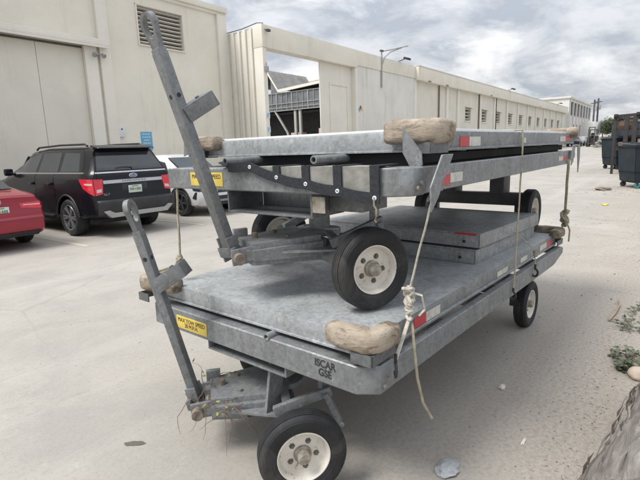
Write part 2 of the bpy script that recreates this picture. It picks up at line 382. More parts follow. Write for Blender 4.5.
# ------------------------------------------------------------------ flatbed dollies
def basis(o, yw, pt):
    U = Vector((math.cos(yw), math.sin(yw), pt)).normalized(); V = Vector((-math.sin(yw), math.cos(yw), 0)); W = U.cross(V)
    return Matrix.Translation(Vector(o)) @ Matrix((U, V, W)).transposed().to_4x4()
ML = basis((1.6923, 1.0085, .8646), -.0478, -.015); MU = basis((2.097, .9371, 1.763), -.0345, .0022)
LX, WY, TH = 3.25, 1.60, .10
def sweep_pad(pts, w, h, seed, parent, off, zc=0.):
    # soft rolled pad along a path in the deck plane, rounded box section
    P = []; 
    for i in range(len(pts) - 1):
        a, b = Vector(pts[i]), Vector(pts[i + 1]); n = max(2, int((b - a).length / .022))
        for k in range(n): P.append(a.lerp(b, k / n))
    P.append(Vector(pts[-1])); n = 18; bm = bmesh.new(); rings = []
    for it in range(9):
        P = [P[0]] + [(P[i - 1] + P[i] * 2 + P[i + 1]) / 4 for i in range(1, len(P) - 1)] + [P[-1]]
    m = len(P)
    for i, p in enumerate(P):
        d = (P[min(i + 1, m - 1)] - P[max(i - 1, 0)]).normalized(); side = Vector((d.y, -d.x, 0))
        e = min(i, m - 1 - i); sc = (.84, .95, .99, 1.)[min(e, 3)]
        ring = []
        for k in range(n):
            a = k * 2 * math.pi / n; ca, sa = math.cos(a), math.sin(a)
            q = 4.; rr = (abs(ca) ** q + abs(sa) ** q) ** (-1 / q)
            c = p + side * ca * rr * w / 2 * sc + Vector((0, 0, sa * rr * h / 2 * sc + zc))
            dn = noise.fractal(c * 13 + Vector((seed * 7.3, 0, 0)), .8, 2., 4) * .0045 + noise.noise(c * 45 + Vector((seed, 3, 0))) * .0018
            c += (c - p).normalized() * dn; ring.append(bm.verts.new(c + off))
        rings.append(ring)
    for a, b in zip(rings, rings[1:]):
        for k in range(n): bm.faces.new((a[k], a[(k + 1) % n], b[(k + 1) % n], b[k]))
    bm.faces.new(rings[0][::-1]); bm.faces.new(rings[-1])
    bmesh.ops.recalc_face_normals(bm, faces=bm.faces)
    for f in bm.faces: f.smooth = True
    me = bpy.data.meshes.new('corner_pad'); bm.to_mesh(me); bm.free(); me.materials.append(M['pad'])
    o = bpy.data.objects.new('corner_pad', me); COL.objects.link(o); o.parent = parent; return o
def dolly_wheel(parent, c, ax, rad, off):
    ax = Vector(ax).normalized(); c = Vector(c)
    e = empty('wheel', c + off, parent=parent)
    z = (0, 0, 0); hw = .056; r = rad
    t = MB()
    t.lathe([(r * .60, -hw * .80), (r * .70, -hw * .95), (r * .86, -hw), (r * .945, -hw * .86), (r * .985, -hw * .62)] +
            sum([[(r * .992, -hw * .58 + k * hw * .29 - hw * .02), (r * .992, -hw * .58 + k * hw * .29 + hw * .2), (r * .968, -hw * .58 + k * hw * .29 + hw * .22), (r * .968, -hw * .58 + k * hw * .29 + hw * .25)] for k in range(4)], []) +
            [(r * .985, hw * .62), (r * .945, hw * .86), (r * .90, hw * .97), (r * .885, hw * .97), (r * .875, hw * 1.02), (r * .80, hw * 1.02), (r * .72, hw * .97), (r * .71, hw * .93), (r * .64, hw * .88), (r * .585, hw * .72)], z, ax, 56)
    t.build('tyre', 'rubber', e, 28)
    m = MB()
    m.lathe([(r * .60, -hw * .7), (r * .52, -hw * .6), (r * .52, hw * .1), (r * .20, -hw * .05), (r * .18, -hw * .6), (0, -hw * .6)], z, ax, 48)
    m.lathe([(r * .50, -hw * .2), (r * .53, hw * .55), (r * .575, hw * .86), (r * .595, hw * .86), (r * .60, hw * .70), (r * .585, hw * .5)], z, ax, 48)
    m.lathe([(r * .53, hw * .2), (r * .47, hw * .02), (r * .44, hw * .02), (r * .40, hw * .10), (r * .16, hw * .10)], z, ax, 48)
    m.build('rim', 'rim', e)
    h = MB(); ref = ax.cross(Vector((0, 0, 1))).normalized(); q = ax.cross(ref)
    h.lathe([(r * .20, 0), (r * .20, hw * .35), (r * .15, hw * .4), (r * .145, hw * 1.0), (r * .12, hw * 1.06), (r * .115, hw * 1.12), (0, hw * 1.14)], z, ax, 20)
    h.build('hub', 'hub', e)
    M.setdefault('nut', pm('nut_steel', (.17, .155, .135), (.09, .08, .07), 30, .6, .2)); 
    for k in range(5):
        b = MB(); a = k * 2 * math.pi / 5 + .5; p = (ref * math.cos(a) + q * math.sin(a)) * r * .315
        b.lathe([(.0155, 0), (.0155, .002 + hw * .1), (.009, .003 + hw * .12), (.009, hw * .32), (0, hw * .33)], p, ax, 6, False); b.build('wheel_nut', 'nut', e)
    return e

def make_dolly(name, label, MX, base_h, fr, piv_u, steer, hinge_d, lean, pads, rear_wheel, fw_r, sign_u, top_w, bot_w):
    fs = fr                                             # how far the chassis reaches ahead of the deck
    cxy = Vector((LX / 2, WY / 2, -base_h)); off = -cxy
    root = empty(name, (0, 0, 0), label, 'flatbed dolly', 'flatbed tow dollies stacked one on the other')
    root.matrix_world = MX @ Matrix.Translation(cxy)
    # deck panel with a rolled lip along its lower edge
    d = MB(off); d.bx(0, LX, 0, WY, -.088, 0, .007)
    d.bx(.02, LX - .02, -.013, .012, -.1, -.086, .003); d.bx(.02, LX - .02, WY - .012, WY + .013, -.1, -.086, .003)
    d.bx(-.010, .02, 0, WY, -.1, -.087, .003); d.bx(LX - .02, LX + .01, 0, WY, -.1, -.087, .003)
    for k in range(1, 6): d.bx(k * LX / 6 - .03, k * LX / 6 + .03, .03, WY - .03, -.106, -.087)
    deck = d.build('deck', 'galv_top_lit', root); deck.data.materials.append(M['galv'])
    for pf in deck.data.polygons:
        if abs(pf.normal.y) > .6 or pf.normal.z < -.5: pf.material_index = 1  # sides and underside take the darker steel, painting in their shade
    def reflector(u0, u1, v, w0, w1, mat, par, nm='reflector', face='v'):
        b = MB(off)
        if face == 'v': b.bx(u0, u1, v - .002, v + .0005, w0, w1, 0)
        o = b.build(nm, mat, par); return o
    reflector(.40, .53, -.0012, -.082, -.030, 'red_ref', deck); reflector(.531, .70, -.0012, -.082, -.030, 'white_ref', deck)
    reflector(2.92, 3.10, -.0012, -.078, -.030, 'red_ref', deck); reflector(2.70, 2.918, -.0012, -.078, -.030, 'white_ref', deck)
    if base_h < .88:
        for a, b_ in ((1.62, 1.84), (2.15, 2.33)): reflector(a, b_, -.0012, -.078, -.04, 'white_ref', deck)
    else: reflector(1.52, 1.62, -.0012, -.076, -.04, 'white_ref', deck)
    # chassis frame: front and rear beams, tapered side rails, cross members
    t, bt = top_w, bot_w; f0 = -fs; r1 = f0 + 3.42; vr, vl = -.05, WY + (.05 if base_h < .88 else .075)
    c = MB(off)
    c.prism([(f0, vr + .09), (f0 + .07, vr), (f0 + .18, vr), (f0 + .18, vl), (f0, vl)], 2, bt, t, .006)
    for v0, v1 in ((vr, vr + .05), (vl - .05, vl)):
        c.prism([(f0 + .175, t - .003), (r1 - .06, t - .003), (r1, t - .02), (r1, t - .075), (r1 - .30, bt + .01), (r1 - .36, bt + .004), (f0 + .175, bt + .004)], 1, v0, v1, .004)
        c.bx(f0 + .2, r1 - .3, v0 + (.003 if v0 < 0 else -.05), v1 + (.05 if v0 < 0 else -.003), bt + .006, bt + .016, .001)
    c.bx(r1 - .09, r1 - .012, vr + .052, vl - .052, t - .075, t - .008)
    for k in range(1, 5):
        u = f0 + .18 + k * .62; c.bx(u - .03, u + .03, vr + .052, vl - .052, bt + .03, t - .012)
    for v in (.5, 1.1): c.bx(f0 + .185, r1 - .1, v - .025, v + .025, bt + .02, t - .014)
    fr_o = c.build('frame', 'galv', root)
    uf = MB(off); uf.bx(.06, 3.12, .10, 1.50, t - .02, -.104); uf.bx(.10, 3.1, .06, .098, t + .004, -.11); uf.build('underframe_shade', 'dark', root)  # members filled in near-black, painting the shade between deck and frame
    if base_h > .88:
        reflector(.0, .165, vr - .001, -.262, -.212, 'red_ref', fr_o); reflector(.166, .32, vr - .001, -.255, -.208, 'white_ref', fr_o)
        reflector(2.62, 2.78, vr - .001, -.242, -.205, 'red_ref', fr_o); reflector(2.45, 2.618, vr - .001, -.242, -.205, 'white_ref', fr_o)
    # bolts at the front right corner of the frame
    for dv, dw in ((.095, .035), (.13, .055)):
        b = MB(off); b.cyl((f0 + dv, vr + .004, bt + dw), (f0 + dv, vr - .010, bt + dw), .010, 8); b.build('bolt', 'hub', root)
    # round pipes poking out under the deck
    for v in (1.10, .45) if base_h > .88 else (.60,):
        p = MB(off); w_ = (t - .1) / 2 + .012 if base_h > .88 else t + .026
        w_ = min(w_, -.098 - .022)
        p.lathe([(.013, .0), (.019, .0), (.021, .003), (.021, .30), (.013, .30), (.013, 0)], (f0 - .005, v, w_), (1, .05, 0), 18)
        p.build('pipe', 'galv', root)
    # yellow speed plate with its lettering
    s = MB(off); s.bx(f0 - .003, f0 + .001, sign_u, sign_u + .30, bt + .022, bt + .102, .0005)
    sp = s.build('sign_plate', 'yellow', root)
    text('MAX TOW SPEED\n20 M.P.H.', .036, 'ink', sp, face_mat(Vector((f0 - .0036, sign_u + .15, bt + .062)) + off, (0, -1, 0), (0, 0, 1)), sx=.95)
    if base_h < .88:
        text('ISCAR\nGSE', .052, 'ink', root, face_mat(Vector((f0 - .0012, .215, (t + bt) / 2 + .006)) + off, (0, -1, 0), (0, 0, 1)), 'stencil_lettering', sx=.9, bold=.001)
    # turntable bracket under the front beam
    bd_ = .128 if base_h > .88 else .062
    k = MB(off); k.bx(f0 + .02, f0 + .30, .503, 1.117, bt - bd_, bt - bd_ + .012); k.bx(f0 + .02, f0 + .30, .49, .502, bt - bd_, bt - .001); k.bx(f0 + .02, f0 + .30, 1.118, 1.13, bt - bd_, bt - .001)
    k.bx(f0 + .16, f0 + .40, .28, .488, bt - bd_ * .8, bt - .002)
    k.bx(f0 + .28, f0 + .30, .52, 1.10, bt - bd_ + .0125, bt - .002)
    br = k.build('mounting_bracket', 'galv_dark' if base_h > .88 else 'galv', root)
    lp = MB(off); base_h > .88 and lp.bx(f0 + .017, f0 + .0195, .405, .485, bt - .095, bt - .015, 0); (lp.build('label_plate', 'hub', br) if base_h > .88 else lp.bm.free())
    # steering turntable, axle and tongue
    hub_w = -base_h + fw_r; sa, ca = math.sin(steer), math.cos(steer)
    tdir = Vector((-ca, sa, 0)); n = Vector((sa, ca, 0)); piv = Vector((piv_u, WY / 2, 0))
    g = MB(off)
    pz = Vector((piv.x, piv.y, 0))
    g.lathe([(0, 0), (.13, 0), (.13, .03), (.09, .034), (.065, .04), (.065, bt - hub_w - .12), (0, bt - hub_w - .12)], (piv.x, piv.y, hub_w + .10), (0, 0, 1), 28)
    g.beam(pz + n * -.515 + Vector((0, 0, hub_w + .01)), pz + n * .62 + Vector((0, 0, hub_w + .01)), .10, .12, bev=.02)
    for sgn in (-1, 1):
        g.cyl(pz + n * sgn * .49 + Vector((0, 0, hub_w)), pz + n * sgn * (.58 if sgn < 0 else .685) + Vector((0, 0, hub_w)), .028, 16)
        g.beam(pz + n * sgn * .14 + tdir * .02 + Vector((0, 0, hub_w + .13)), pz + n * sgn * .46 + tdir * .02 + Vector((0, 0, hub_w + .05)), .05, .02)
        # sloping stay and trailing arm beside the tyre
        g.beam(pz + n * sgn * .34 + tdir * .10 + Vector((0, 0, hub_w + .10)), pz + n * sgn * .40 - tdir * .20 + Vector((0, 0, hub_w + .21)), .035, .05)
        if base_h < .88: g.beam(pz + n * sgn * .245 + tdir * .10 + Vector((0, 0, hub_w + .04)), pz + n * sgn * .20 + tdir * .05 + Vector((0, 0, bt - .01)), .018, .12)
        g.beam(pz + n * sgn * .36 - tdir * .17 + Vector((0, 0, hub_w + .19)), pz + n * sgn * .36 - tdir * .17 + Vector((0, 0, bt - .004)), .03, .06)
        g.beam(pz + n * sgn * .40 - tdir * .17 + Vector((0, 0, hub_w + .20)), pz + n * sgn * .42 - tdir * .245 + Vector((0, 0, hub_w + .02)), .05, .03)
        g.cyl(pz + n * sgn * .40 - tdir * .245 + Vector((0, 0, hub_w + .03)), pz + n * sgn * .455 - tdir * .245 + Vector((0, 0, hub_w + .03)), .013, 8)
    g.build('front_axle', 'galv', root)
    # tongue: a wide box section with flared webs
    hz = hub_w + .046
    def TP(a, b_, z): return pz + tdir * a + n * b_ + Vector((0, 0, z))
    to = MB(off)
    q = bmesh.new(); a0, a1 = .06, hinge_d - .045
    def vtx(a, b_, z): return q.verts.new(TP(a, b_, z) + off)
    o1 = [vtx(a0, -.235, hz + .085), vtx(a1, -.165, hz + .060), vtx(a1, .165, hz + .060), vtx(a0, .235, hz + .085)]
    o2 = [vtx(a0, -.235, hz - .065), vtx(a1, -.165, hz - .06), vtx(a1, .165, hz - .06), vtx(a0, .235, hz - .065)]
    q.faces.new(o1); q.faces.new(o2[::-1])
    for i in range(4): q.faces.new((o1[i], o1[(i + 1) % 4], o2[(i + 1) % 4], o2[i]))
    bmesh.ops.bevel(q, geom=q.edges[:], offset=.032, segments=4, affect='EDGES'); to._add(q, True)
    for sgn in (-1, 1):                                  # gusset fins and hinge lugs
        for zz_ in (hz + .01,):
            q = bmesh.new(); ff = [(.34, .205), (.0, .36), (-.02, .22)]
            A = [q.verts.new(TP(a, sgn * b_, zz_ + .006) + off) for a, b_ in ff]; B = [q.verts.new(TP(a, sgn * b_, zz_ - .006) + off) for a, b_ in ff]
            q.faces.new(A); q.faces.new(B[::-1])
            for i in range(3): q.faces.new((A[i], A[(i + 1) % 3], B[(i + 1) % 3], B[i]))
            to._add(q)
        to.beam(TP(hinge_d - .10, sgn * .12, hz + .005), TP(hinge_d + .035, sgn * .12, hz - .005), .020, .09)
        if sgn > 0: to.beam(TP(hinge_d - .14, sgn * .14, hz + .075), TP(hinge_d - .055, sgn * .14, hz + .075), .035, .075)
    tg = to.build('tongue', 'galv', root)
    for q0, q1, q2, q3 in ((hinge_d - .15, .02, .10, .016), (.26, -.1, .088, .012), (.26, .1, .088, .012)):
        b = MB(off); b.cyl(TP(q0, q1, hz + .05), TP(q0, q1, hz + q2), q3, 8); b.build('bolt', 'rust', tg)
    hp = MB(off); hp.cyl(TP(hinge_d, -.165, hz - .008), TP(hinge_d, .155, hz - .008), .022, 18); hp.lathe([(.012, 0), (.030, 0), (.033, .004), (.033, .04), (.012, .04), (.012, 0)], TP(hinge_d, -.168, hz - .008), n, 20)
    hp.build('hinge_pin', 'rust', root)
    # tow bar, raised
    hb = TP(hinge_d, 0, hz - .008); bd = (tdir * math.sin(lean) + Vector((0, 0, math.cos(lean)))).normalized()
    # the bar hangs slightly twisted on its worn pin
    vw = (MX.inverted() @ Vector((0, 0, H)) - hb).normalized()
    c1_, c2_ = [Matrix.Rotation(R(q), 3, bd) @ n for q in (-20, 20)]
    pin_n = n; n = c1_ if abs(c1_.cross(bd).dot(vw)) > abs(c2_.cross(bd).dot(vw)) else c2_
    bn = n.cross(bd).normalized()
    rotm = Matrix((n, bn, bd)).transposed()
    tb = MB(off); Lb = 1.10 if base_h > .88 else 1.02; bw, bt_, er = (.074, .056, .068) if base_h > .88 else (.060, .050, .052)
    tb.box(hb + bd * (Lb / 2 + .02), (bw, bt_, Lb), rotm, .009)
    tb.box(hb + bd * .035 + n * (bw / 2 + .008), (.014, bt_ * 1.25, .15), rotm, .004); tb.box(hb + bd * .035 - n * (bw / 2 + .008), (.014, bt_ * 1.25, .15), rotm, .004)
    tb.box(hb + bd * .02 + bn * -.02, (.15, .03, .06), rotm, .004)
    tbo = tb.build('tow_bar', 'galv_bar', root)
    # lunette: tapered flat plate with an oblong hole
    e0 = hb + bd * (Lb + .015)
    out, inn = [], []
    K = 36
    for i in range(K):
        a = 2 * math.pi * i / K; ca_, sa_ = math.cos(a), math.sin(a)
        sg_ = 1 if ca_ > 0 else -1; lo_ = sa_ < 0
        xo = sg_ * abs(ca_) ** .35 * (er + (bw / 2 - er) * (-sa_)) if lo_ else ca_ * er
        out.append((xo, .135 + sa_ * .060 if not lo_ else .135 - abs(sa_) ** 1.6 * .15)); inn.append((ca_ * er * .60, .125 + sa_ * .055))
    q = bmesh.new(); fc = []
    for sgn in (-1, 1):
        fc.append(([q.verts.new(e0 + n * x + bd * y + bn * sgn * .014 + off) for x, y in out], [q.verts.new(e0 + n * x + bd * y + bn * sgn * .014 + off) for x, y in inn]))
    for i in range(K):
        j = (i + 1) % K
        q.faces.new((fc[0][0][i], fc[0][0][j], fc[0][1][j], fc[0][1][i])); q.faces.new((fc[1][0][i], fc[1][1][i], fc[1][1][j], fc[1][0][j]))
        q.faces.new((fc[0][0][i], fc[1][0][i], fc[1][0][j], fc[0][0][j])); q.faces.new((fc[0][1][i], fc[0][1][j], fc[1][1][j], fc[1][1][i]))
    ey = MB(); ey._add(q); ey.off = off; ey.box(e0 + bd * .0, (bw * .95, bt_ * .9, .05), rotm, .008)
    ey.build('tow_eye', 'galv_bar', tbo)
    # channel bracket standing off the bar
    lb = hb + bd * (.79 if base_h > .88 else .735); od = (-bn * .80 + bd * .60).normalized()
    if od.dot(tdir) > 0: od = (bn * .80 + bd * .60).normalized()
    od = (-tdir * .86 + Vector((0, 0, .52))).normalized()
    on = n.cross(od).normalized(); rm = Matrix((n, on, od)).transposed(); mc = lb + od * .092
    lt = MB(off); lt.box(mc + n * .044, (.008, .08, .18), rm, .002); lt.box(mc - n * .044, (.008, .08, .18), rm, .002)
    lt.box(mc - on * .039, (.096, .007, .18), rm, .002); lt.box(mc + od * .087, (.096, .078, .007), rm, .002)
    lt.cyl(mc - on * .034 + od * .03, mc - on * .052 + od * .03, .012, 8)
    lt.build('latch_bracket', 'galv_bar', tbo)
    for q, e_ in ((-n, bw / 2), (-bn, bt_ / 2), (bn, bt_ / 2)):
        hl = MB(off); hl.cyl(hb + bd * .9 + q * (e_ + .0015), hb + bd * .9 + q * (e_ - .001), .012, 12); hl.build('bolt_hole', 'dark', tbo)
    n = pin_n
    # wheels
    for sgn in (-1, 1):
        dolly_wheel(root, pz + n * sgn * (.584 if sgn < 0 else .69) + Vector((0, 0, hub_w)), n * sgn, fw_r, off)
    ru, rv, rw = rear_wheel; RA = MB(off)
    RA.bx(ru - .05, ru + .05, rv + .08, WY - rv - .08, rw + .05, rw + .175); RA.bx(ru - .035, ru + .035, rv + .04, rv + .14, rw - .04, rw + .06); RA.bx(ru - .035, ru + .035, WY - rv - .14, WY - rv - .04, rw - .04, rw + .06)
    for v in (rv + .30, WY - rv - .30):
        RA.bx(ru - .10, ru + .10, v - .07, v + .07, rw + .17, bt - .0); RA.bx(ru - .2, ru + .2, v - .075, v + .075, bt - .03, bt + .004)
    RA.cyl((ru, rv - .01, rw), (ru, rv + .09, rw), .028); RA.cyl((ru, WY - rv + .01, rw), (ru, WY - rv - .09, rw), .028)
    RA.build('rear_axle', 'steel_dk', root)
    dolly_wheel(root, (ru, rv, rw), (0, -1, 0), fw_r, off); dolly_wheel(root, (ru, WY - rv, rw), (0, 1, 0), fw_r, off)
    # padded corners on angle brackets
    for i, (pts, zc, hgt) in enumerate(pads):
        po = sweep_pad(pts, .100, hgt * .84, i + base_h * 10, root, off, zc - .004)
        cu, cv = pts[1][0], pts[1][1]; su = 1 if cu < 1 else -1; sv = 1 if cv < .8 else -1
        a = MB(off); a.bx(cu + su * -.03, cu + su * .17, cv - sv * .012, cv - sv * .004, -.106, -.055); a.bx(cu - su * .03, cu - su * .022, cv - sv * .012, cv + sv * .10, -.106, -.055)
        a.build('pad_bracket', 'galv_dark', po)
    return root, off
L_PADS = [([(-.03, .20, 0), (-.038, -.038, 0), (.135, -.03, 0)], .0, .128), ([(-.02, 1.42, 0), (-.09, 1.72, 0), (.10, 1.70, 0)], .015, .115),
          ([(3.10, -.02, 0), (3.34, -.03, 0), (3.34, .22, 0)], .02, .10), ([(3.12, 1.62, 0), (3.30, 1.64, 0), (3.30, 1.42, 0)], .0, .12)]
U_PADS = [([(-.03, .185, 0), (-.038, -.042, 0), (.17, -.032, 0)], .0, .135), ([(-.02, 1.46, 0), (-.03, 1.67, 0), (.14, 1.66, 0)], -.005, .115),
          ([(3.12, -.02, 0), (3.34, .02, 0), (3.34, .26, 0)], .01, .12), ([(3.12, 1.62, 0), (3.30, 1.64, 0), (3.30, 1.42, 0)], .0, .12)]
lo_root, lo_off = make_dolly('flatbed_dolly', 'lower galvanised flatbed dolly standing on the concrete, stencilled on its front beam', ML, .8646, .06, .245, R(37), .505, R(13.3),
    L_PADS, (2.82, .12, -.8646 + .0423 + .215), .222, 1.105, -.125, -.262)
up_root, up_off = make_dolly('flatbed_dolly', 'upper galvanised flatbed dolly riding on the deck of the other one', MU, .898, .28, .18, R(25), .565, R(15.4),
    U_PADS, (2.80, .25, -.952 + .215), .215, 1.135, -.160, -.287)
def wl(u, v, z): return ML @ Vector((u, v, z))
def wu(u, v, z): return MU @ Vector((u, v, z))

# folding stakes at the upper dolly's right corners
def stake(pts, axis, a, b):
    s = MB(up_off); s.prism(pts, axis, a, b, .002)
    o = s.build('corner_stake', 'galv', up_root); return o
stake([(.055, .02), (.055, -.10), (-.005, -.20), (-.045, -.155), (-.04, -.10), (.0, -.05)], 0, -.125, -.117)
stake([(-.06, -.112), (.06, -.112), (-.10, -.30), (-.165, -.36), (-.175, -.25)], 1, -.112, -.103)
stake([(2.86, -.11), (2.98, -.11), (2.92, -.26), (2.84, -.30)], 1, -.082, -.074)
stake([(3.02, -.11), (3.14, -.11), (3.16, -.24), (3.12, -.38), (3.08, -.26)], 1, -.092, -.084)
stake([(1.61, .055), (1.71, .075), (1.735, -.09), (1.64, -.06)], 0, -.105, -.097)

# added white sheet that paints the sky's glare along the upper deck edge
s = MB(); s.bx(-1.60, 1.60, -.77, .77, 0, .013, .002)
sh = s.build('glare_sheet', 'sheet'); sh.matrix_world = MU @ Matrix.Translation((LX / 2, WY / 2, .0012))
tag(sh, 'added thin white sheet imitating sky glare along the upper dolly deck edge', 'sheet')

# two loose deck panels between the dollies
def make_panel(zb, du, dv, label, rot=0):
    Lp, Wp, tp = 1.37, 1.48, .104
    r = empty('deck_panel', (0, 0, 0), label, 'deck panel', 'loose steel panels stacked between the dollies')
    r.matrix_world = ML @ Matrix.Translation((1.61 + du + Lp / 2, .115 + dv + Wp / 2, zb)) @ Matrix.Rotation(rot, 4, 'Z')
    p = MB(); p.bx(-Lp / 2, Lp / 2, -Wp / 2, Wp / 2, tp - .012, tp, .003)
    for v0, v1 in ((-Wp / 2, -Wp / 2 + .012), (Wp / 2 - .012, Wp / 2)): p.bx(-Lp / 2 + .002, Lp / 2 - .002, v0 + .001, v1 - .001, 0, tp - .010, .002)
    p.build('plate', 'stack', r)
    e = MB()
    for u0 in (-Lp / 2 - .002, Lp / 2 - .010): e.bx(u0, u0 + .012, -Wp / 2 + .013, Wp / 2 - .013, .001, tp - .0125, .002)
    for k in range(1, 5): e.bx(-Lp / 2 + k * Lp / 5 - .02, -Lp / 2 + k * Lp / 5 + .02, -Wp / 2 + .014, Wp / 2 - .014, .02, tp - .013)
    e.build('end_flange', 'stack', r)
    h = MB(); 
    for v in (-Wp / 2 + .12, Wp / 2 - .12, 0.): h.bx(-Lp / 2 - .0035, -Lp / 2 - .0015, v - .012, v + .012, .03, .05, 0)
    h.build('lifting_slot', 'dark', r)
    return r
make_panel(.001, 0, .02, 'lower of the two grey panels, lying directly on the lower dolly deck', R(-1.))
pt = make_panel(.120, .01, -.008, 'upper of the two grey panels, scuffed red along its front corner', R(-1.3))
s = MB(); s.bx(-.6885, -.6865, -.71, -.55, .088, .1035, 0); s.build('paint_scuff', 'red_ref', pt)
for zz_, dv in ((.1055, .3), (.1055, 1.1)):
    for u in (1.8, 2.8):
        s = MB(); s.bx(-.04, .04, -.15, .15, 0, .0135, .001); o = s.build('packing_strip', 'wood'); o.matrix_world = ML @ Matrix.Translation((u, dv + .2, zz_))
        tag(o, 'thin timber strip hidden between the two loose panels', 'timber strip', 'timber strips between the loose panels')

# ------------------------------------------------------------------ straps and ropes
def sag(a, b, n=14, amt=.0, wob=.004, seed=0):
    out = []
    for i in range(n + 1):
        t = i / n; p = a.lerp(b, t); p.z -= amt * 4 * t * (1 - t)
        k = math.sin(math.pi * t)
        p += Vector((noise.noise(Vector((t * 4, seed, 0))), noise.noise(Vector((t * 4, seed, 5))), 0)) * wob * k; out.append(p)
    return out
def knot(m, c, r, seed, turns=3, th=.009):
    rnd = random.Random(seed); pts = []
    for i in range(36):
        a = i / 36 * 2 * math.pi * turns
        pts.append(c + Vector((math.cos(a) * r * (.6 + .4 * math.sin(a * .37 + seed)), math.sin(a * 1.3 + seed) * r * .7, math.sin(a * .7 + seed) * r * 1.3)))
    m.tube(pts, th, 7)
def hook(c, s=1., d=(0, -1, 0)):
    d = Vector(d); pts = [c + Vector((0, 0, .05 * s))]
    for i in range(13):
        a = math.pi / 2 - i * math.pi * 1.35 / 12
        pts.append(c + (d * math.cos(a) * .022 + Vector((0, 0, math.sin(a) * .022))) * s - Vector((0, 0, .0)))
    return pts
G_ST = 'straps and ropes tying the stack down'
# left rope by the raised tow bars
a, b = wu(-.26, 1.62, -.287), wl(.10, 1.565, .10)
e = empty('tie_rope', b, 'thin tan rope hanging from the left end of the upper front beam', 'rope', G_ST)
m = MB(-b); m.tube(sag(a + Vector((0, 0, .008)), b, 16, 0, .004, 1), .0075, 8); knot(m, b + Vector((0, 0, .02)), .028, 2); m.tube([b, wl(.04, 1.62, .09), wl(-.01, 1.68, .065)], .008, 7); m.build('cord', 'rope', e)
m = MB(-b); m.cyl(b + Vector((0, 0, .045)), b + Vector((0, 0, .075)), .017, 10); m.cyl(b + Vector((-.035, .02, -.0)), b + Vector((.04, -.02, .01)), .011, 8); m.build('buckle', 'rope', e)
# front right strap
a = wu(-.12, -.108, -.24); k0 = wl(.255, -.05, .16); k1 = wl(.25, -.055, .03); h0 = wl(.075, -.085, -.155)
e = empty('tie_strap', k1, 'pale webbing strap with a loose knot and dangling tail at the front right corner', 'strap', G_ST)
m = MB(-k1); m.tube(sag(a, k0, 12, 0, .004, 3), .0085, 8, flat=.6); 
knot(m, k0 + Vector((0, 0, -.02)), .030, 5, 4, .0085); knot(m, k0.lerp(k1, .5), .022, 9, 4, .008); knot(m, k0.lerp(k1, .85), .018, 4, 3, .007); m.tube([k0, k0 + Vector((.03, -.05, -.02)), k0 + Vector((.045, -.06, -.09)), k0 + Vector((.02, -.04, -.12))], .013, 8, flat=.4)
m.tube(sag(k1, h0 + Vector((0, 0, .05)), 8, 0, .002, 4), .0095, 8, flat=.5); 
m.build('webbing', 'rope_white', e)
m = MB(-k1); tail = [k1 + Vector((.0, -.015, -.02)), wl(.22, -.10, -.10), wl(.235, -.11, -.25), wl(.27, -.125, -.39), wl(.30, -.16, -.475)]; m.tube(tail, .007, 7, flat=.6); m.build('loose_tail', 'rope', e)
m = MB(-k1); m.tube(hook(h0, 1.5, (-.6, -.4, 0)), .0075, 8); m.build('hook', 'black', e)
# side strap passing over the upper deck
p = [wu(1.48, .35, .018), wu(1.47, .05, .018), wu(1.46, -.02, .012), wu(1.455, -.028, -.05), wl(1.80, -.067, -.17), wl(1.79, -.066, -.225)]
e = empty('tie_strap', p[-1], 'tan strap falling from the upper deck edge down to the lower side rail', 'strap', G_ST)
m = MB(-p[-1]); m.tube(p[:4] + sag(p[3], p[4], 10, 0, .006, 7)[1:] + [p[5]], .011, 8, flat=.4); m.build('webbing', 'rope', e)
m = MB(-p[-1]); m.tube(hook(p[-1] - Vector((0, 0, .02)), 1.2, (0, -.7, 0)), .008, 8); m.build('hook', 'black', e)
# short strap over the panel stack
p = [wl(2.32, .30, .205), wl(2.32, .165, .198), wl(2.32, .145, .17), wl(2.33, -.035, .03), wl(2.34, -.062, -.07), wl(2.34, -.066, -.175)]
e = empty('tie_strap', p[-1], 'short thin strap slanting from the panel stack to a hook on the lower rail', 'strap', G_ST)
m = MB(-p[-1]); m.tube(p, .008, 7, flat=.5); m.build('webbing', 'rope', e)
m = MB(-p[-1]); m.cyl(wl(2.33, -.06, .0), wl(2.335, -.066, -.05), .017, 10); m.build('ratchet', 'hub', e)
m = MB(-p[-1]); m.tube(hook(p[-1] - Vector((0, 0, .01)), 1.4, (0, -.7, 0)), .009, 8); m.build('hook', 'black', e)
# rear rope with a fat knot
a, b = wu(2.78, -.068, -.245), wl(3.34, -.05, .165)
e = empty('tie_rope', b, 'rope with a fat dark knot hanging at the rear right corner', 'rope', G_ST)
m = MB(-b); m.tube(sag(a, b, 12, 0, .004, 11), .012, 8, flat=.6); knot(m, b, .045, 3, 4, .013); knot(m, b + Vector((0, 0, -.06)), .03, 6, 3, .012); m.tube([b, wl(3.35, -.10, .03), wl(3.34, -.10, -.08)], .013, 8, flat=.6); m.build('cord', 'rope', e)

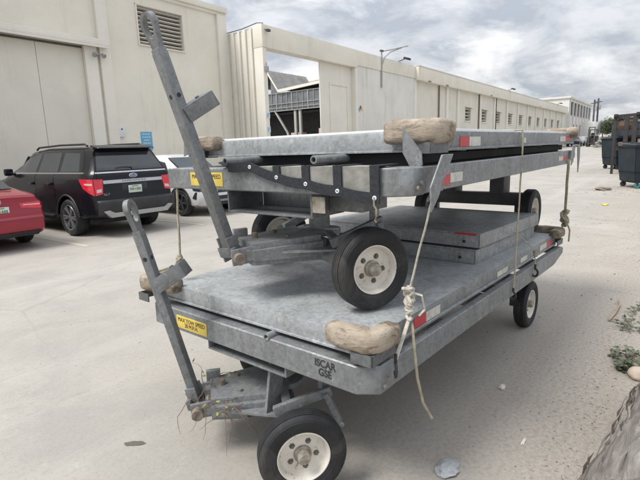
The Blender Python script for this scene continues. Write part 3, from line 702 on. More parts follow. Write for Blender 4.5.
# black webbing net strip draped on the upper front beam
GU = [(1.06, -.150), (.88, -.150), (.685, -.203), (.49, -.233), (.297, -.262), (.095, -.287)]
f0 = -.28
e = empty('cargo_net', wu(f0 - .012, .48, -.29), 'black webbing net strip with white eyelets draped over the upper front beam', 'cargo net')
e.matrix_world = MU @ Matrix.Translation((f0 - .012, .48, -.29)); no = -Vector((f0 - .012, .48, -.29))
m = MB(no); xf = f0 - .008
for i in range(1, 5):
    (v0, w0), (v1, w1) = GU[i], GU[i + 1]; q = [(xf, v0 - .015, w0), (xf, v1 + .02, w1), (xf - .002, v1 + .02, -.158), (xf - .002, v0 - .015, -.155)]
    m.beam(Vector((xf, (v0 + v1) / 2, (w0 + w1) / 2 * .5 - .079)), Vector((xf + .001, (v0 + v1) / 2, -.158)), .01, .01) if False else None
    m.prism([(v0 - .015, w0), (v1 + .02, w1), (v1 + .02, -.157), (v0 - .015, -.157)], 0, xf - .004, xf + .003, .001)
    m.bx(xf - .004, f0 + .12, v1 + .02, v0 - .015, -.1585, -.152, .001)
m.build('canvas', 'canvas', e)
m = MB(no)
def cat(ts, i, t):
    p0, p1, p2, p3 = ts[max(i - 1, 0)], ts[i], ts[i + 1], ts[min(i + 2, len(ts) - 1)]
    return tuple(.5 * (2 * b + (c_ - a) * t + (2 * a - 5 * b + 4 * c_ - d) * t * t + (3 * b - a - 3 * c_ + d) * t ** 3) for a, b, c_, d in zip(p0, p1, p2, p3))
hem = [cat(GU, i, k / 6) for i in range(5) for k in range(6)] + [GU[-1]]
hb_ = bmesh.new(); rows = []
for i, (v, wq) in enumerate(hem):
    wq -= .006 * abs(math.sin(i * math.pi / 6)); x = xf - .010 - .004 * abs(math.sin(i * math.pi / 6)) + .002 * noise.noise(Vector((i * .7, 0, 0)))
    rows.append([hb_.verts.new(Vector((x + dx, v, wq + dz)) + no) for dx, dz in ((-.003, .022), (-.004, -.004), (-.002, -.029), (.003, -.029), (.003, .022))])
for a, b in zip(rows, rows[1:]):
    for k in range(5): hb_.faces.new((a[k], a[(k + 1) % 5], b[(k + 1) % 5], b[k]))
hb_.faces.new(rows[0]); hb_.faces.new(rows[-1][::-1]); m._add(hb_, False)
for i in range(2, 6):
    v, wv_ = GU[i]
    m.prism([(v - .024, wv_ - .03), (v + .024, wv_ - .024), (v + .026, -.150), (v - .022, -.150)], 0, xf - .0145, xf - .0055, .001)
    m.bx(xf - .0145, f0 + .16, v - .022, v + .026, -.1515, -.147, .001)
m.tube([(xf - .01, 1.06, -.150), (xf - .005, 1.12, -.13), (f0 + .1, 1.2, -.125), (f0 + .25, 1.3, -.125)], .02, 8, flat=.3)
m.build('webbing', 'web', e)
for i in range(1, 6):
    v, wv_ = GU[i]; m = MB(no); m.lathe([(.0045, 0), (.0045, .004), (.007, .005), (.0105, .003), (.011, 0)], (xf - .0145, v, wv_ - .003), (-1, 0, 0), 18); m.build('eyelet', 'whitesign', e)
m = MB(no); v, wv_ = GU[5]; m.tube([(xf - .018, v, wv_ - .0), (xf - .02, v, wv_ - .035), (xf - .02, v - .012, wv_ - .05), (xf - .02, v - .012, wv_ - .085)], .005, 6); m.tube([(xf - .02, v - .012, wv_ - .085), (xf - .02, v - .004, wv_ - .10), (xf - .02, v - .012, wv_ - .11)], .004, 6); m.build('snap_hook', 'hub', e)

# dry vine tangled in the lower tongue
rnd = random.Random(4)
vb = wl(-.16, 1.03, -.57); vg = Vector((vb.x, vb.y, 0))
e = empty('vine', vb, 'dry vine with a few yellow leaves tangled round the lower tongue hinge', 'vine')
m = MB(-vb); lf = MB(-vb)
for i in range(24):
    st = wl(-.22 + rnd.uniform(-.04, .30), 1.0 + rnd.uniform(-.22, .14), -.54); pts = [st]
    drop = rnd.random() < .55
    d = Vector((rnd.uniform(-1, .6), -1 if drop else rnd.uniform(-1, 1), .2))
    for k in range(7):
        d += Vector((rnd.uniform(-.6, .6), rnd.uniform(-.5, .5), rnd.uniform(-.45, .25) - (.22 if drop else .06))); d.normalize()
        q = pts[-1] + d * .038
        q.z = max(q.z, .02 if drop else .31); pts.append(q)
    m.tube(pts, [.0028 - .0003 * k for k in range(8)], 5)
    for q in pts[2:]:
        if rnd.random() < (.5 if not drop else .12):
            n1 = Vector((rnd.uniform(-1, 1), rnd.uniform(-1, 1), rnd.uniform(-.3, .6))).normalized() * rnd.uniform(.018, .036); n2 = n1.cross(Vector((rnd.uniform(-1, 1), rnd.uniform(-1, 1), 1)).normalized()) * .6
            lf.quad([q, q + n1 * .5 + n2 * .5, q + n1, q + n1 * .5 - n2 * .5])
m.build('stem', 'stem', e); lf.build('leaf', 'vine_leaf', e)['kind'] = 'stuff'

# ------------------------------------------------------------------ vehicles
def tab(t, x):
    if x <= t[0][0]: return t[0][1]
    for (a, b), (c, d) in zip(t, t[1:]):
        if x <= c:
            k = (x - a) / (c - a); k = k * k * (3 - 2 * k) * .5 + k * .5; return b + (d - b) * k
    return t[-1][1]
class Car:
    # x across, y from the tail forward, z up
    def __init__(s, L, hw, top, belt, bot, roofw, shear_r, shear_f, mid=.72):
        s.L, s.hw, s.top, s.belt, s.bot, s.roofw, s.sr, s.sf, s.mid = L, hw, top, belt, bot, roofw, shear_r, shear_f, mid
    def prof(s, y):
        hw = tab(s.hw, y); tp = tab(s.top, y); be = min(tab(s.belt, y), tp - .05); bo = tab(s.bot, y); ro = min(tab(s.roofw, y), hw * .93)
        gh = tp - be
        k = min(1, max(0, (gh - .05) / .25)); wt = hw * .93 * (1 - k) + ro * k
        P = [(0, bo), (hw * .84, bo), (hw * .955, bo + .05), (hw * .985, bo + .14), (hw, bo + (be - bo) * .52), (hw * .995, be - .12), (hw * .985, be - .05), (hw * .95, be)]
        for q in (.25, .5, .75): P.append((hw * .945 + (wt - hw * .945) * q, be + (gh - .07 * k - .02) * q))
        P += [(wt, tp - .07 * k - .02), (wt - .035 * k - .02, tp - .022 * k - .005), (wt * .82, tp - .004 + .006), (wt * .45, tp + .014), (0, tp + .02)]
        return P
    def yy(s, y, z):
        return y + tab(s.sr, z) * max(0, 1 - y / 1.0) - tab(s.sf, z) * max(0, 1 - (s.L - y) / 1.0)
    def side(s, y, z):
        P = s.prof(y)[1:]
        for (x0, z0), (x1, z1) in zip(P, P[1:]):
            if z0 <= z <= z1 and z1 > z0: return x0 + (x1 - x0) * (z - z0) / (z1 - z0)
        return P[-1][0]
    def body(s, wheels, arch, n=84):
        bm = bmesh.new(); rings = []
        for i in range(n + 1):
            y = s.L * (i / n)
            P = s.prof(y); ring = [(x, z) for x, z in P] + [(-x, z) for x, z in P[-2:0:-1]]
            rings.append([bm.verts.new((x, s.yy(y, z), z)) for x, z in ring])
        m = len(rings[0])
        for a, b in zip(rings, rings[1:]):
            for k in range(m): bm.faces.new((a[k], a[(k + 1) % m], b[(k + 1) % m], b[k]))
        for rg, rev in ((rings[0], 0), (rings[-1], 1)):      # end caps as strips left to right
            h = m // 2
            for k in range(h):
                q = [rg[k], rg[(k + 1) % m], rg[(m - k - 1) % m], rg[(m - k) % m]]
                q2 = []
                for v in q:
                    if v not in q2: q2.append(v)
                if len(q2) > 2: bm.faces.new(q2)
        bmesh.ops.recalc_face_normals(bm, faces=bm.faces)
        for f in bm.faces: f.smooth = True
        me = bpy.data.meshes.new('body'); bm.to_mesh(me); bm.free()
        if wheels:
            o = bpy.data.objects.new('tmpbody', me); COL.objects.link(o); cuts = []
            for y in wheels:
                for sg in (-1, 1):
                    c = MB(); hw = tab(s.hw, y); c.lathe([(0, -.26), (arch, -.26), (arch, .3), (0, .3)], (sg * hw, y, s.wz), (sg, 0, 0), 36, False); co_ = c.build('tmpcut', 'dark')
                    md = o.modifiers.new('b', 'BOOLEAN'); md.operation = 'DIFFERENCE'; md.object = co_; md.solver = 'EXACT'; cuts.append(co_)
            bpy.context.view_layer.update()
            me = bpy.data.meshes.new_from_object(o.evaluated_get(bpy.context.evaluated_depsgraph_get()))
            bpy.data.objects.remove(o)
            for c in cuts: bpy.data.objects.remove(c)
        me.set_sharp_from_angle(angle=R(38)); return me
    def patch(s, pts, where, off=.004, nu=6, nv=6, thick=.012, round_=0):
        # pts: four corners (a, z) bilinear; where 'L','R' -> a is y; 'B','F' -> a is x
        def pos(a, z, o):
            if where in 'LR':
                sg = -1 if where == 'L' else 1
                return Vector((sg * (s.side(a, z) + o), s.yy(a, z), z))
            if where == 'B': return Vector((a, s.yy(0, z) - o, z))
            return Vector((a, s.yy(s.L, z) + o, z))
        bm = bmesh.new(); G = []
        for i in range(nu + 1):
            row = []
            for j in range(nv + 1):
                u, v = i / nu, j / nv
                a = (pts[0][0] * (1 - u) + pts[1][0] * u) * (1 - v) + (pts[3][0] * (1 - u) + pts[2][0] * u) * v
                z = (pts[0][1] * (1 - u) + pts[1][1] * u) * (1 - v) + (pts[3][1] * (1 - u) + pts[2][1] * u) * v
                row.append((a, z))
            G.append(row)
        A = [[bm.verts.new(pos(a, z, off)) for a, z in r] for r in G]; B = [[bm.verts.new(pos(a, z, off - thick)) for a, z in r] for r in G]
        for i in range(nu):
            for j in range(nv):
                bm.faces.new((A[i][j], A[i + 1][j], A[i + 1][j + 1], A[i][j + 1])); bm.faces.new((B[i][j], B[i][j + 1], B[i + 1][j + 1], B[i + 1][j]))
        for i in range(nu):
            for j in (0, nv): bm.faces.new((A[i][j], A[i + 1][j], B[i + 1][j], B[i][j]))
        for j in range(nv):
            for i in (0, nu): bm.faces.new((A[i][j], A[i][j + 1], B[i][j + 1], B[i][j]))
        bmesh.ops.recalc_face_normals(bm, faces=bm.faces)
        for f in bm.faces: f.smooth = True
        return bm
def part_bm(bm, name, mat, parent, ang=35):
    me = bpy.data.meshes.new(name); bm.to_mesh(me); bm.free(); me.set_sharp_from_angle(angle=R(ang)); me.materials.append(M[mat])
    o = bpy.data.objects.new(name, me); COL.objects.link(o); o.parent = parent; return o
def part_me(me, name, mat, parent):
    me.materials.clear(); me.materials.append(M[mat]); o = bpy.data.objects.new(name, me); COL.objects.link(o); o.parent = parent; return o
def car_wheel(parent, x, y, r, w, spokes=6, mat='alloy', twin=True):
    sg = 1 if x > 0 else -1
    e = empty('wheel', (x, y, r), parent=parent); t = MB(); hw = w / 2
    t.lathe([(r * .68, -hw * .9), (r * .9, -hw), (r * .98, -hw * .75), (r, -hw * .4), (r, hw * .4), (r * .98, hw * .75), (r * .92, hw), (r * .80, hw * 1.02), (r * .69, hw * .92), (r * .66, hw * .7), (r * .66, -hw * .6)], (0, 0, 0), (sg, 0, 0), 48)
    t.build('tyre', 'rubber', e)
    m = MB(); m.lathe([(r * .69, hw * .86), (r * .67, hw * .95), (r * .645, hw * .9), (r * .62, hw * .3), (r * .60, -hw * .4), (0, -hw * .42)], (0, 0, 0), (sg, 0, 0), 48)
    m.lathe([(r * .17, hw * .2), (r * .17, hw * .72), (r * .12, hw * .8), (0, hw * .8)], (0, 0, 0), (sg, 0, 0), 24)
    for k in range(spokes):
        a = k * 2 * math.pi / spokes
        for da in ((-.13, .13) if twin else (0,)):
            p0 = Vector((sg * hw * .66, math.cos(a + da * .6) * r * .1, math.sin(a + da * .6) * r * .1)); p1 = Vector((sg * hw * .80, math.cos(a + da) * r * .65, math.sin(a + da) * r * .65))
            m.beam(p0, p1, r * (.085 if twin else .13), hw * .28, up=(1, 0, 0), bev=.004)
    m.build('rim', mat, e); d = MB(); d.lathe([(0, 0), (r * .5, 0), (r * .5, .01), (0, .01)], (-sg * hw * .1, 0, 0), (sg, 0, 0), 24); d.build('brake_disc', 'steel_dk', e)
    return e
def plate_on(root, mat_at, w=.305, h=.152):
    p = MB(); p.box((0, 0, 0), (w, h, .008), None, .002); o = p.build('number_plate', 'plate', root); o.matrix_local = mat_at
    # blurred in the photograph: plain characters as dark dabs round a central emblem
    for i, x in enumerate((-.115, -.08, -.045, .045, .08, .115)):
        q = MB(); q.box((x, -.005, .005), (.02, .055, .003), None, 0); c = q.build('plate_character', 'green', o)
    q = MB(); q.lathe([(0, 0), (.022, 0), (.022, .003), (0, .003)], (0, -.005, .004), (0, 0, 1), 14); q.build('plate_emblem', 'orange', o)
    q = MB(); q.box((0, .056, .005), (.16, .014, .002), None, 0); q.build('plate_heading', 'green', o)
    return o
def mirror(root, x, y, z, mat):
    sg = 1 if x > 0 else -1; m = MB(); m.box((x + sg * .13, y, z + .02), (.19, .11, .17), Matrix.Rotation(R(-8 * sg), 3, 'Z'), .04); m.beam((x - sg * .05, y + .03, z - .03), (x + sg * .08, y + .01, z - .03), .06, .05); m.build('mirror', mat, root)

# black SUV, nose to the wall
c = Car(5.33, [(0, .90), (.12, .965), (.4, 1.0), (4.6, 1.0), (5.1, .95), (5.33, .84)],
        [(0, 1.87), (.3, 1.895), (2.4, 1.915), (3.2, 1.86), (3.5, 1.74), (4.25, 1.27), (4.45, 1.21), (5.1, 1.12), (5.33, .98)],
        [(0, 1.345), (3.6, 1.33), (4.2, 1.25), (5.33, 1.0)], [(0, .44), (.6, .36), (4.6, .33), (5.33, .36)], [(0, .70), (.5, .72), (3.6, .70)],
        [(.3, .10), (.48, .02), (.74, .0), (.82, .07), (1.30, .115), (1.38, .14), (1.8, .36), (1.95, .42)], [(.3, .12), (.6, .0), (1., .03), (1.3, .1)])
c.wz = .41
suv = empty('parked_car', (5.85, 9.32, gz(5.8)), 'big black SUV parked nose to the wall, its tailgate and red tail lights facing us', 'car', 'cars parked by the wall')
part_me(c.body((1.12, 4.23), .475), 'body', 'suv', suv)
for w_ in 'LR':
    part_bm(c.patch([(2.58, 1.385), (3.52, 1.37), (3.28, 1.70), (2.58, 1.80)], w_), 'window', 'glass', suv)
    part_bm(c.patch([(1.52, 1.385), (2.46, 1.385), (2.46, 1.80), (1.60, 1.80)], w_), 'window', 'glass', suv)
    part_bm(c.patch([(.50, 1.39), (1.40, 1.385), (1.44, 1.79), (.66, 1.77)], w_), 'window', 'glass', suv)
    part_bm(c.patch([(.30, 1.35), (3.75, 1.335), (3.75, 1.372), (.30, 1.377)], w_, .009, 24, 1), 'belt_trim', 'chrome', suv)
    for (a, b_) in ((2.53, 3.66), (1.62, 2.515)):
        dr = part_bm(c.patch([(a, .50), (b_, .50), (b_, 1.335), (a, 1.345)], w_, .006, 10, 12), 'door', 'suv', suv)
        h = MB(); x = (c.side(a, 1.1) + .03) * (-1 if w_ == 'L' else 1); h.box((x, a + .17, 1.13), (.03, .20, .035), None, .01); h.box((x * .99, a + .17, 1.13), (.02, .24, .06), None, .008); h.build('handle', 'chrome' if False else 'suv', dr)
    sg = -1 if w_ == 'L' else 1
    s = MB(); s.bx(sg * .86, sg * 1.03, 1.75, 3.7, .40, .445, .012); s.build('running_board', 'black', suv)
    s = MB(); s.tube([(sg * .64, .65, 1.915), (sg * .645, .75, 1.955), (sg * .65, 1.8, 1.965), (sg * .64, 2.9, 1.94), (sg * .63, 3.05, 1.89)], .022, 8); s.build('roof_rail', 'black', suv)
    mirror(suv, sg * .95, 3.72, 1.36, 'suv')
    # tail lamp wrapping round the corner
    tl = part_bm(c.patch([(.01, .90), (.30, 1.05), (.42, 1.245), (.01, 1.235)], w_, .012, 6, 8), 'tail_light', 'tail', suv)
    part_bm(c.patch([(sg * .74, .93), (sg * .898, .90), (sg * .895, 1.235), (sg * .70, 1.225)], 'B', .012, 5, 8), 'lens', 'tail', tl)
    part_bm(c.patch([(sg * .76, .97), (sg * .87, .955), (sg * .865, 1.02), (sg * .755, 1.035)], 'B', .016, 5, 4), 'lens', 'tail_w', tl)
    part_bm(c.patch([(.03, 1.11), (.22, 1.12), (.24, 1.155), (.03, 1.15)], w_, .016, 6, 4), 'lens', 'tail_w', tl)
    for y in (1.12, 4.23):
        car_wheel(suv, sg * .865, y, .405, .27, 6)
        s = MB(); hw = tab(c.hw, y); pts = [(sg * (hw + .004), y + math.cos(a) * .487, .41 + math.sin(a) * .487) for a in [R(k * 9 - 4) for k in range(21)]]; s.tube(pts, .02, 6); s.build('arch_trim', 'black', suv)
part_bm(c.patch([(-.79, 1.40), (.79, 1.40), (.645, 1.775), (-.645, 1.775)], 'B', .006, 12, 6), 'rear_window', 'glass', suv)
part_bm(c.patch([(-.72, 1.36), (.72, 1.36), (1, 1), (-1, 1)], 'F', .004, 2, 2), 'grille', 'black', suv) if False else None
ws = MB(); ws.prism([(4.13, 1.33), (3.53, 1.735), (3.55, 1.755), (4.16, 1.35)], 0, -.66, .66, 0); ws.build('windscreen', 'glass', suv)
tg = part_bm(c.patch([(-.885, .86), (.885, .86), (.80, 1.365), (-.80, 1.365)], 'B', .008, 14, 12), 'tailgate', 'suv', suv)
part_bm(c.patch([(-.70, 1.13), (.70, 1.13), (.70, 1.20), (-.70, 1.20)], 'B', .020, 8, 3), 'chrome_bar', 'chrome', tg)
part_bm(c.patch([(-.84, 1.345), (.84, 1.345), (.84, 1.375), (-.84, 1.375)], 'B', .014, 8, 2), 'belt_trim', 'chrome', tg)
yb = c.yy(0, 1.165) - .0215
text('EXPEDITION', .052, 'steel_dk', tg, face_mat((0, yb, 1.165), (1, 0, 0), (0, 0, 1)), sx=1.9)
ov = MB(); ov.lathe([(0, 0), (.052, 0), (.058, .006), (.05, .012), (0, .013)], (0, 0, 0), (0, -1, 0), 28); oo = ov.build('oval_badge', 'chrome', tg); oo.matrix_local = Matrix.Translation((0, c.yy(0, 1.275) - .010, 1.272)) @ Matrix.Diagonal((1.75, 1, .8, 1))
ov = MB(); ov.lathe([(0, 0), (.046, 0), (.046, .003), (0, .003)], (0, 0, 0), (0, -1, 0), 28); oo = ov.build('oval_badge', 'blue_dk', tg); oo.matrix_local = Matrix.Translation((0, c.yy(0, 1.275) - .0225, 1.272)) @ Matrix.Diagonal((1.75, 1, .8, 1))
text('Ford', .055, 'whitesign', tg, face_mat((0, c.yy(0, 1.275) - .0265, 1.272), (1, 0, 0), (0, 0, 1)), sx=1.15)
text('XLT', .06, 'silver', tg, face_mat((-.66, c.yy(0, .92) - .010, .91), (1, 0, 0), (0, 0, 1)), sx=1.3)
s = MB(); s.bx(-.30, .30, c.yy(0, 1.0) - .012, c.yy(0, 1.0) + .02, .885, 1.105, .006); s.build('plate_recess', 'black', tg)
plate_on(tg, face_mat((.0, c.yy(0, 1.0) - .018, .985), (1, 0, 0), (0, 0, 1)), .32, .16)
s = MB(); s.prism([(.30, 1.845), (.52, 1.90), (.52, 1.93), (.22, 1.875), (.20, 1.855)], 0, -.66, .66, .008); s.build('spoiler', 'suv', suv)
s = MB(); s.prism([(-.055, .52), (-.055, .76), (-.02, .80), (.12, .80), (.12, .50), (.0, .49)], 0, -.90, .90, .02); s.build('rear_bumper', 'black', suv)
s = MB(); s.prism([(-.68, .43), (.68, .43), (.84, .575), (.70, .59), (.60, .52), (-.60, .52), (-.70, .59), (-.84, .575)], 1, -.068, .06, .008); s.build('skid_plate', 'silver', suv)
s = MB(); s.tube([(.02, c.yy(0, 1.42) - .02, 1.41), (.0, c.yy(0, 1.45) - .02, 1.45), (-.18, c.yy(0, 1.47) - .018, 1.46), (-.36, c.yy(0, 1.45) - .014, 1.44)], .011, 6); s.build('wiper', 'black', suv)
s = MB(); s.bx(-.75, .75, .5, 4.9, .26, .37, .02); s.build('underbody', 'dark', suv)

# red saloon at the left edge
c = Car(4.75, [(0, .80), (.10, .87), (.35, .92), (4.2, .92), (4.6, .86), (4.75, .74)],
        [(0, .985), (.06, 1.03), (.40, 1.075), (.62, 1.10), (1.5, 1.39), (2.2, 1.45), (2.8, 1.40), (3.55, 1.03), (4.4, .90), (4.75, .74)],
        [(0, .93), (1., .95), (3.5, .93), (4.4, .80), (4.75, .66)], [(0, .27), (.5, .20), (4.2, .2), (4.75, .24)], [(0, .66), (1.2, .60), (2.5, .60)],
        [(.25, .08), (.38, .01), (.6, 0), (.68, .05), (.95, .09), (1.05, .06)], [(.3, .08), (.5, 0), (.8, .08)])
c.wz = .33
red = empty('parked_car', (3.20, 9.62, gz(3)), 'red saloon car at the left edge, only its boot and right tail light in view', 'car', 'cars parked by the wall')
part_me(c.body((1.05, 3.75), .37), 'body', 'red', red)
for w_ in 'LR':
    sg = -1 if w_ == 'L' else 1
    for y in (1.05, 3.75): car_wheel(red, sg * .80, y, .325, .21, 5)
    tl = part_bm(c.patch([(sg * .46, .80), (sg * .802, .765), (sg * .80, .90), (sg * .44, .885)], 'B', .010, 6, 5), 'tail_light', 'tail', red)
    part_bm(c.patch([(.0, .765), (.28, .80), (.30, .875), (.0, .90)], w_, .010, 6, 5), 'lens', 'tail', tl)
    part_bm(c.patch([(sg * .50, .845), (sg * .79, .835), (sg * .79, .855), (sg * .50, .862)], 'B', .014, 5, 2), 'lens', 'tail_w', tl)
    part_bm(c.patch([(1.25, .97), (2.15, .96), (2.1, 1.33), (1.55, 1.28)], w_), 'window', 'glass', red); part_bm(c.patch([(2.2, .96), (3.2, .955), (2.85, 1.28), (2.2, 1.35)], w_), 'window', 'glass', red)
    dr = part_bm(c.patch([(1.42, .34), (2.2, .34), (2.2, .93), (1.42, .94)], w_, .005, 6, 8), 'door', 'red', red); part_bm(c.patch([(2.22, .34), (3.3, .34), (3.3, .925), (2.22, .93)], w_, .005, 6, 8), 'door', 'red', red)
    mirror(red, sg * .86, 3.1, .98, 'red')
rw = MB(); rw.prism([(.66, 1.125), (1.46, 1.40), (1.45, 1.415), (.64, 1.14)], 0, -.56, .56, 0); rw.build('rear_window', 'glass', red)
part_bm(c.patch([(-.80, .60), (.80, .60), (.78, .655), (-.78, .655)], 'B', .012, 10, 2), 'bumper_crease', 'red', red)
part_bm(c.patch([(-.70, .27), (.70, .27), (.74, .36), (-.74, .36)], 'B', .012, 10, 3), 'lower_valance', 'black', red)
tg = part_bm(c.patch([(-.76, .69), (.76, .69), (.72, .975), (-.72, .975)], 'B', .005, 10, 6), 'boot_lid', 'red', red)
plate_on(tg, face_mat((.10, c.yy(0, .78) - .014, .765), (1, 0, 0), (0, 0, 1)), .31, .155)
s = MB(); s.lathe([(.038, 0), (.052, 0), (.055, .006), (.05, .010), (.04, .010)], (.10, c.yy(0, .93) - .008, .935), (0, -1, 0), 28)
for a, b_ in (((-.032, .032), (-.014, -.036)), ((-.014, -.036), (0, .0)), ((0, .0), (.014, -.036)), ((.014, -.036), (.032, .032)), ((-.016, .04), (0, .012)), ((0, .012), (.016, .04))):
    yb = c.yy(0, .93) - .013; s.beam((.10 + a[0], yb, .935 + a[1]), (.10 + b_[0], yb, .935 + b_[1]), .007, .006, up=(0, 1, 0), bev=0)
s.build('round_badge', 'chrome', tg)
text('SE', .05, 'silver', tg, face_mat((.66, c.yy(0, .74) - .0075, .72), (1, 0, 0), (0, 0, 1)), sx=1.2)

# white crossover, nose towards us
c = Car(4.55, [(0, .84), (.15, .90), (.4, .92), (4.0, .92), (4.35, .86), (4.55, .70)],
        [(0, 1.30), (.3, 1.58), (.8, 1.645), (2.3, 1.645), (2.75, 1.57), (3.45, 1.13), (3.65, 1.07), (4.25, .97), (4.55, .80)],
        [(0, 1.08), (1.5, 1.04), (3.4, .99), (4.2, .88), (4.55, .70)], [(0, .34), (.5, .25), (4.0, .25), (4.55, .28)], [(0, .62), (1, .62), (3, .62)],
        [(.3, .1), (.6, 0), (1.1, .06), (1.6, .35)], [(.28, .10), (.5, 0), (.75, .02), (1., .10)])
c.wz = .36
wht = empty('parked_car', (8.86, 14.28, gz(8.8)), 'white crossover backed in beside the black SUV, half hidden behind the tow bar', 'car', 'cars parked by the wall', math.pi)
part_me(c.body((.85, 3.62), .415), 'body', 'white', wht)
for w_ in 'LR':
    sg = -1 if w_ == 'L' else 1
    for y in (.85, 3.62):
        car_wheel(wht, sg * .80, y, .36, .22, 5, 'alloy_dk')
        s = MB(); hw = tab(c.hw, y); s.tube([(sg * (hw + .004), y + math.cos(a) * .425, .36 + math.sin(a) * .425) for a in [R(k * 9 - 4) for k in range(21)]], .022, 6); s.build('arch_trim', 'black', wht)
    part_bm(c.patch([(2.15, 1.07), (3.12, 1.03), (2.72, 1.44), (2.15, 1.54)], w_), 'window', 'glass', wht)
    part_bm(c.patch([(1.25, 1.09), (2.07, 1.07), (2.07, 1.54), (1.35, 1.54)], w_), 'window', 'glass', wht); part_bm(c.patch([(.5, 1.15), (1.15, 1.10), (1.22, 1.52), (.75, 1.46)], w_), 'window', 'glass', wht)
    for a, b_ in ((1.2, 2.08), (2.1, 3.1)):
        dr = part_bm(c.patch([(a, .42), (b_, .42), (b_, 1.01), (a, 1.04)], w_, .005, 8, 8), 'door', 'white', wht)
        h = MB(); h.box((sg * (c.side(a, .9) + .025), a + .15, .92), (.03, .18, .03), None, .008); h.build('handle', 'white', dr)
    part_bm(c.patch([(1.3, .26), (3.15, .26), (3.15, .40), (1.3, .40)], w_, .012, 8, 3), 'sill_trim', 'black', wht)
    hl = part_bm(c.patch([(4.18, .70), (4.53, .66), (4.53, .74), (4.12, .80)], w_, .008, 6, 4), 'headlight', 'glass', wht)
    part_bm(c.patch([(sg * .40, .70), (sg * .695, .68), (sg * .695, .76), (sg * .42, .76)], 'F', .010, 6, 3), 'lens', 'glass', hl)
    part_bm(c.patch([(4.12, .50), (4.24, .46), (4.30, .66), (4.24, .66)], w_, .008, 4, 4), 'fog_vent', 'black', wht)
    mirror(wht, sg * .86, 3.02, 1.06, 'white')
part_bm(c.patch([(-.62, .44), (.62, .44), (.66, .54), (-.66, .54)], 'F', .012, 10, 3), 'grille', 'black', wht); part_bm(c.patch([(-.60, .385), (.60, .385), (.64, .425), (-.64, .425)], 'F', .016, 10, 2), 'skid_plate', 'silver', wht)
part_bm(c.patch([(-.66, .28), (.66, .28), (.66, .375), (-.66, .375)], 'F', .012, 10, 3), 'lower_valance', 'black', wht)
part_bm(c.patch([(-.38, .62), (.38, .62), (.36, .74), (-.36, .74)], 'F', .010, 8, 3), 'grille', 'black', wht)
ws = MB(); ws.prism([(3.42, 1.165), (2.80, 1.555), (2.82, 1.575), (3.45, 1.185)], 0, -.60, .60, 0); ws.build('windscreen', 'glass', wht)

# two far cars beyond the yard
def far_car(x, y, rz, mat, label):
    c = Car(4.6, [(0, .8), (.2, .9), (4.2, .9), (4.6, .75)], [(0, 1.05), (.5, 1.1), (1.2, 1.42), (2.4, 1.45), (3.3, 1.02), (4.6, .75)], [(0, .95), (3.3, .95), (4.6, .68)], [(0, .3), (4.6, .3)], [(0, .6), (4.6, .6)], [(.3, 0), (1, .05)], [(.3, 0), (1, .05)])
    e = empty('parked_car', (x, y, gz(x)), label, 'car', 'cars far down the yard', rz); part_me(c.body((), 0, 24), 'body', mat, e)
    for sg in (-1, 1):
        for yy_ in (.85, 3.65): s = MB(); s.lathe([(0, -.1), (.32, -.1), (.32, .1), (.2, .11), (0, .1)], (sg * .86, yy_, .32), (sg, 0, 0), 16); s.build('wheel', 'rubber', e)
    for w_ in 'LR': part_bm(c.patch([(1.1, 1.0), (3.0, 1.0), (2.5, 1.32), (1.4, 1.32)], w_), 'window', 'glass', e)
far_car(88, 11.6, R(80), 'silver', 'small grey car far off beside the white box trailer')
far_car(84, 12.6, R(96), 'suv', 'small dark car far off at the foot of the long wall')

# ------------------------------------------------------------------ buildings
def bpart(name, mat, parent, *boxes, bev=.01):
    m = MB()
    for b in boxes: m.bx(*b, bev)
    return m.build(name, mat, parent)
tw = empty('warehouse', (5, 18, 0), 'tall cream warehouse with big sliding doors behind the parked cars', 'building'); o0 = -Vector((5, 18, 0))
def tb(name, mat, *boxes, bev=.012, par=None):
    m = MB(o0)
    for b in boxes: m.bx(*b, bev)
    return m.build(name, mat, par or tw)
m = MB(o0)
for bb in ((8.92, 11.165, 16.6, 17, -.2, 7.9), (13.195, 15.54, 16.6, 17, -.2, 7.9), (11.165, 13.195, 16.6, 17, -.2, 5.84), (11.165, 13.195, 16.6, 17, 7.2, 7.9), (-12, 8.92, 16.6, 17, 5.46, 7.9), (-12, -2.5, 16.6, 17, -.2, 5.46), (-12, 15.54, 17.0, 28, -.2, 7.6)):
    m.bx(*bb, 0)
m.build('wall', 'cream', tw)
tb('roof_cornice', 'cream_clean', (-12, 15.60, 16.44, 17.2, 7.72, 7.95), (-12, 15.57, 16.52, 17.1, 7.60, 7.72))
tb('pilaster', 'cream_clean', (15.02, 15.54, 16.47, 16.6, 0, 7.6)); tb('pilaster', 'cream_clean', (9.46, 9.87, 16.47, 16.6, 0, 7.6)); tb('jamb', 'cream_clean', (8.92, 9.36, 16.50, 16.6, 0, 5.44))
tb('door_canopy', 'cream_clean', (-3, 9.72, 16.28, 16.6, 5.47, 5.60), (-3, 9.66, 16.34, 16.6, 5.60, 5.70), (-3, 9.70, 16.28, 16.32, 5.40, 5.47))
for i, (a, b_) in enumerate(((3.8, 7.398), (7.41, 8.915), (.1, 3.79), (-2.5, .09))):
    d = tb('sliding_door', 'cream2', (a, b_, 16.66, 16.72, .03, 5.46)); 
tb('door_track', 'steel_dk', (-2.5, 8.9, 16.62, 16.66, 5.36, 5.42), bev=.003)
lv = tb('louvre_vent', 'dark', (11.166, 13.194, 16.92, 16.99, 5.85, 7.19), bev=0)
sl_ = MB(o0)
for k in range(9): sl_.box((12.18, 16.74, 5.93 + k * .151), (2.02, .16, .045), Matrix.Rotation(R(-14), 3, 'X'), .006)
sl_.build('slats', 'slat', lv)
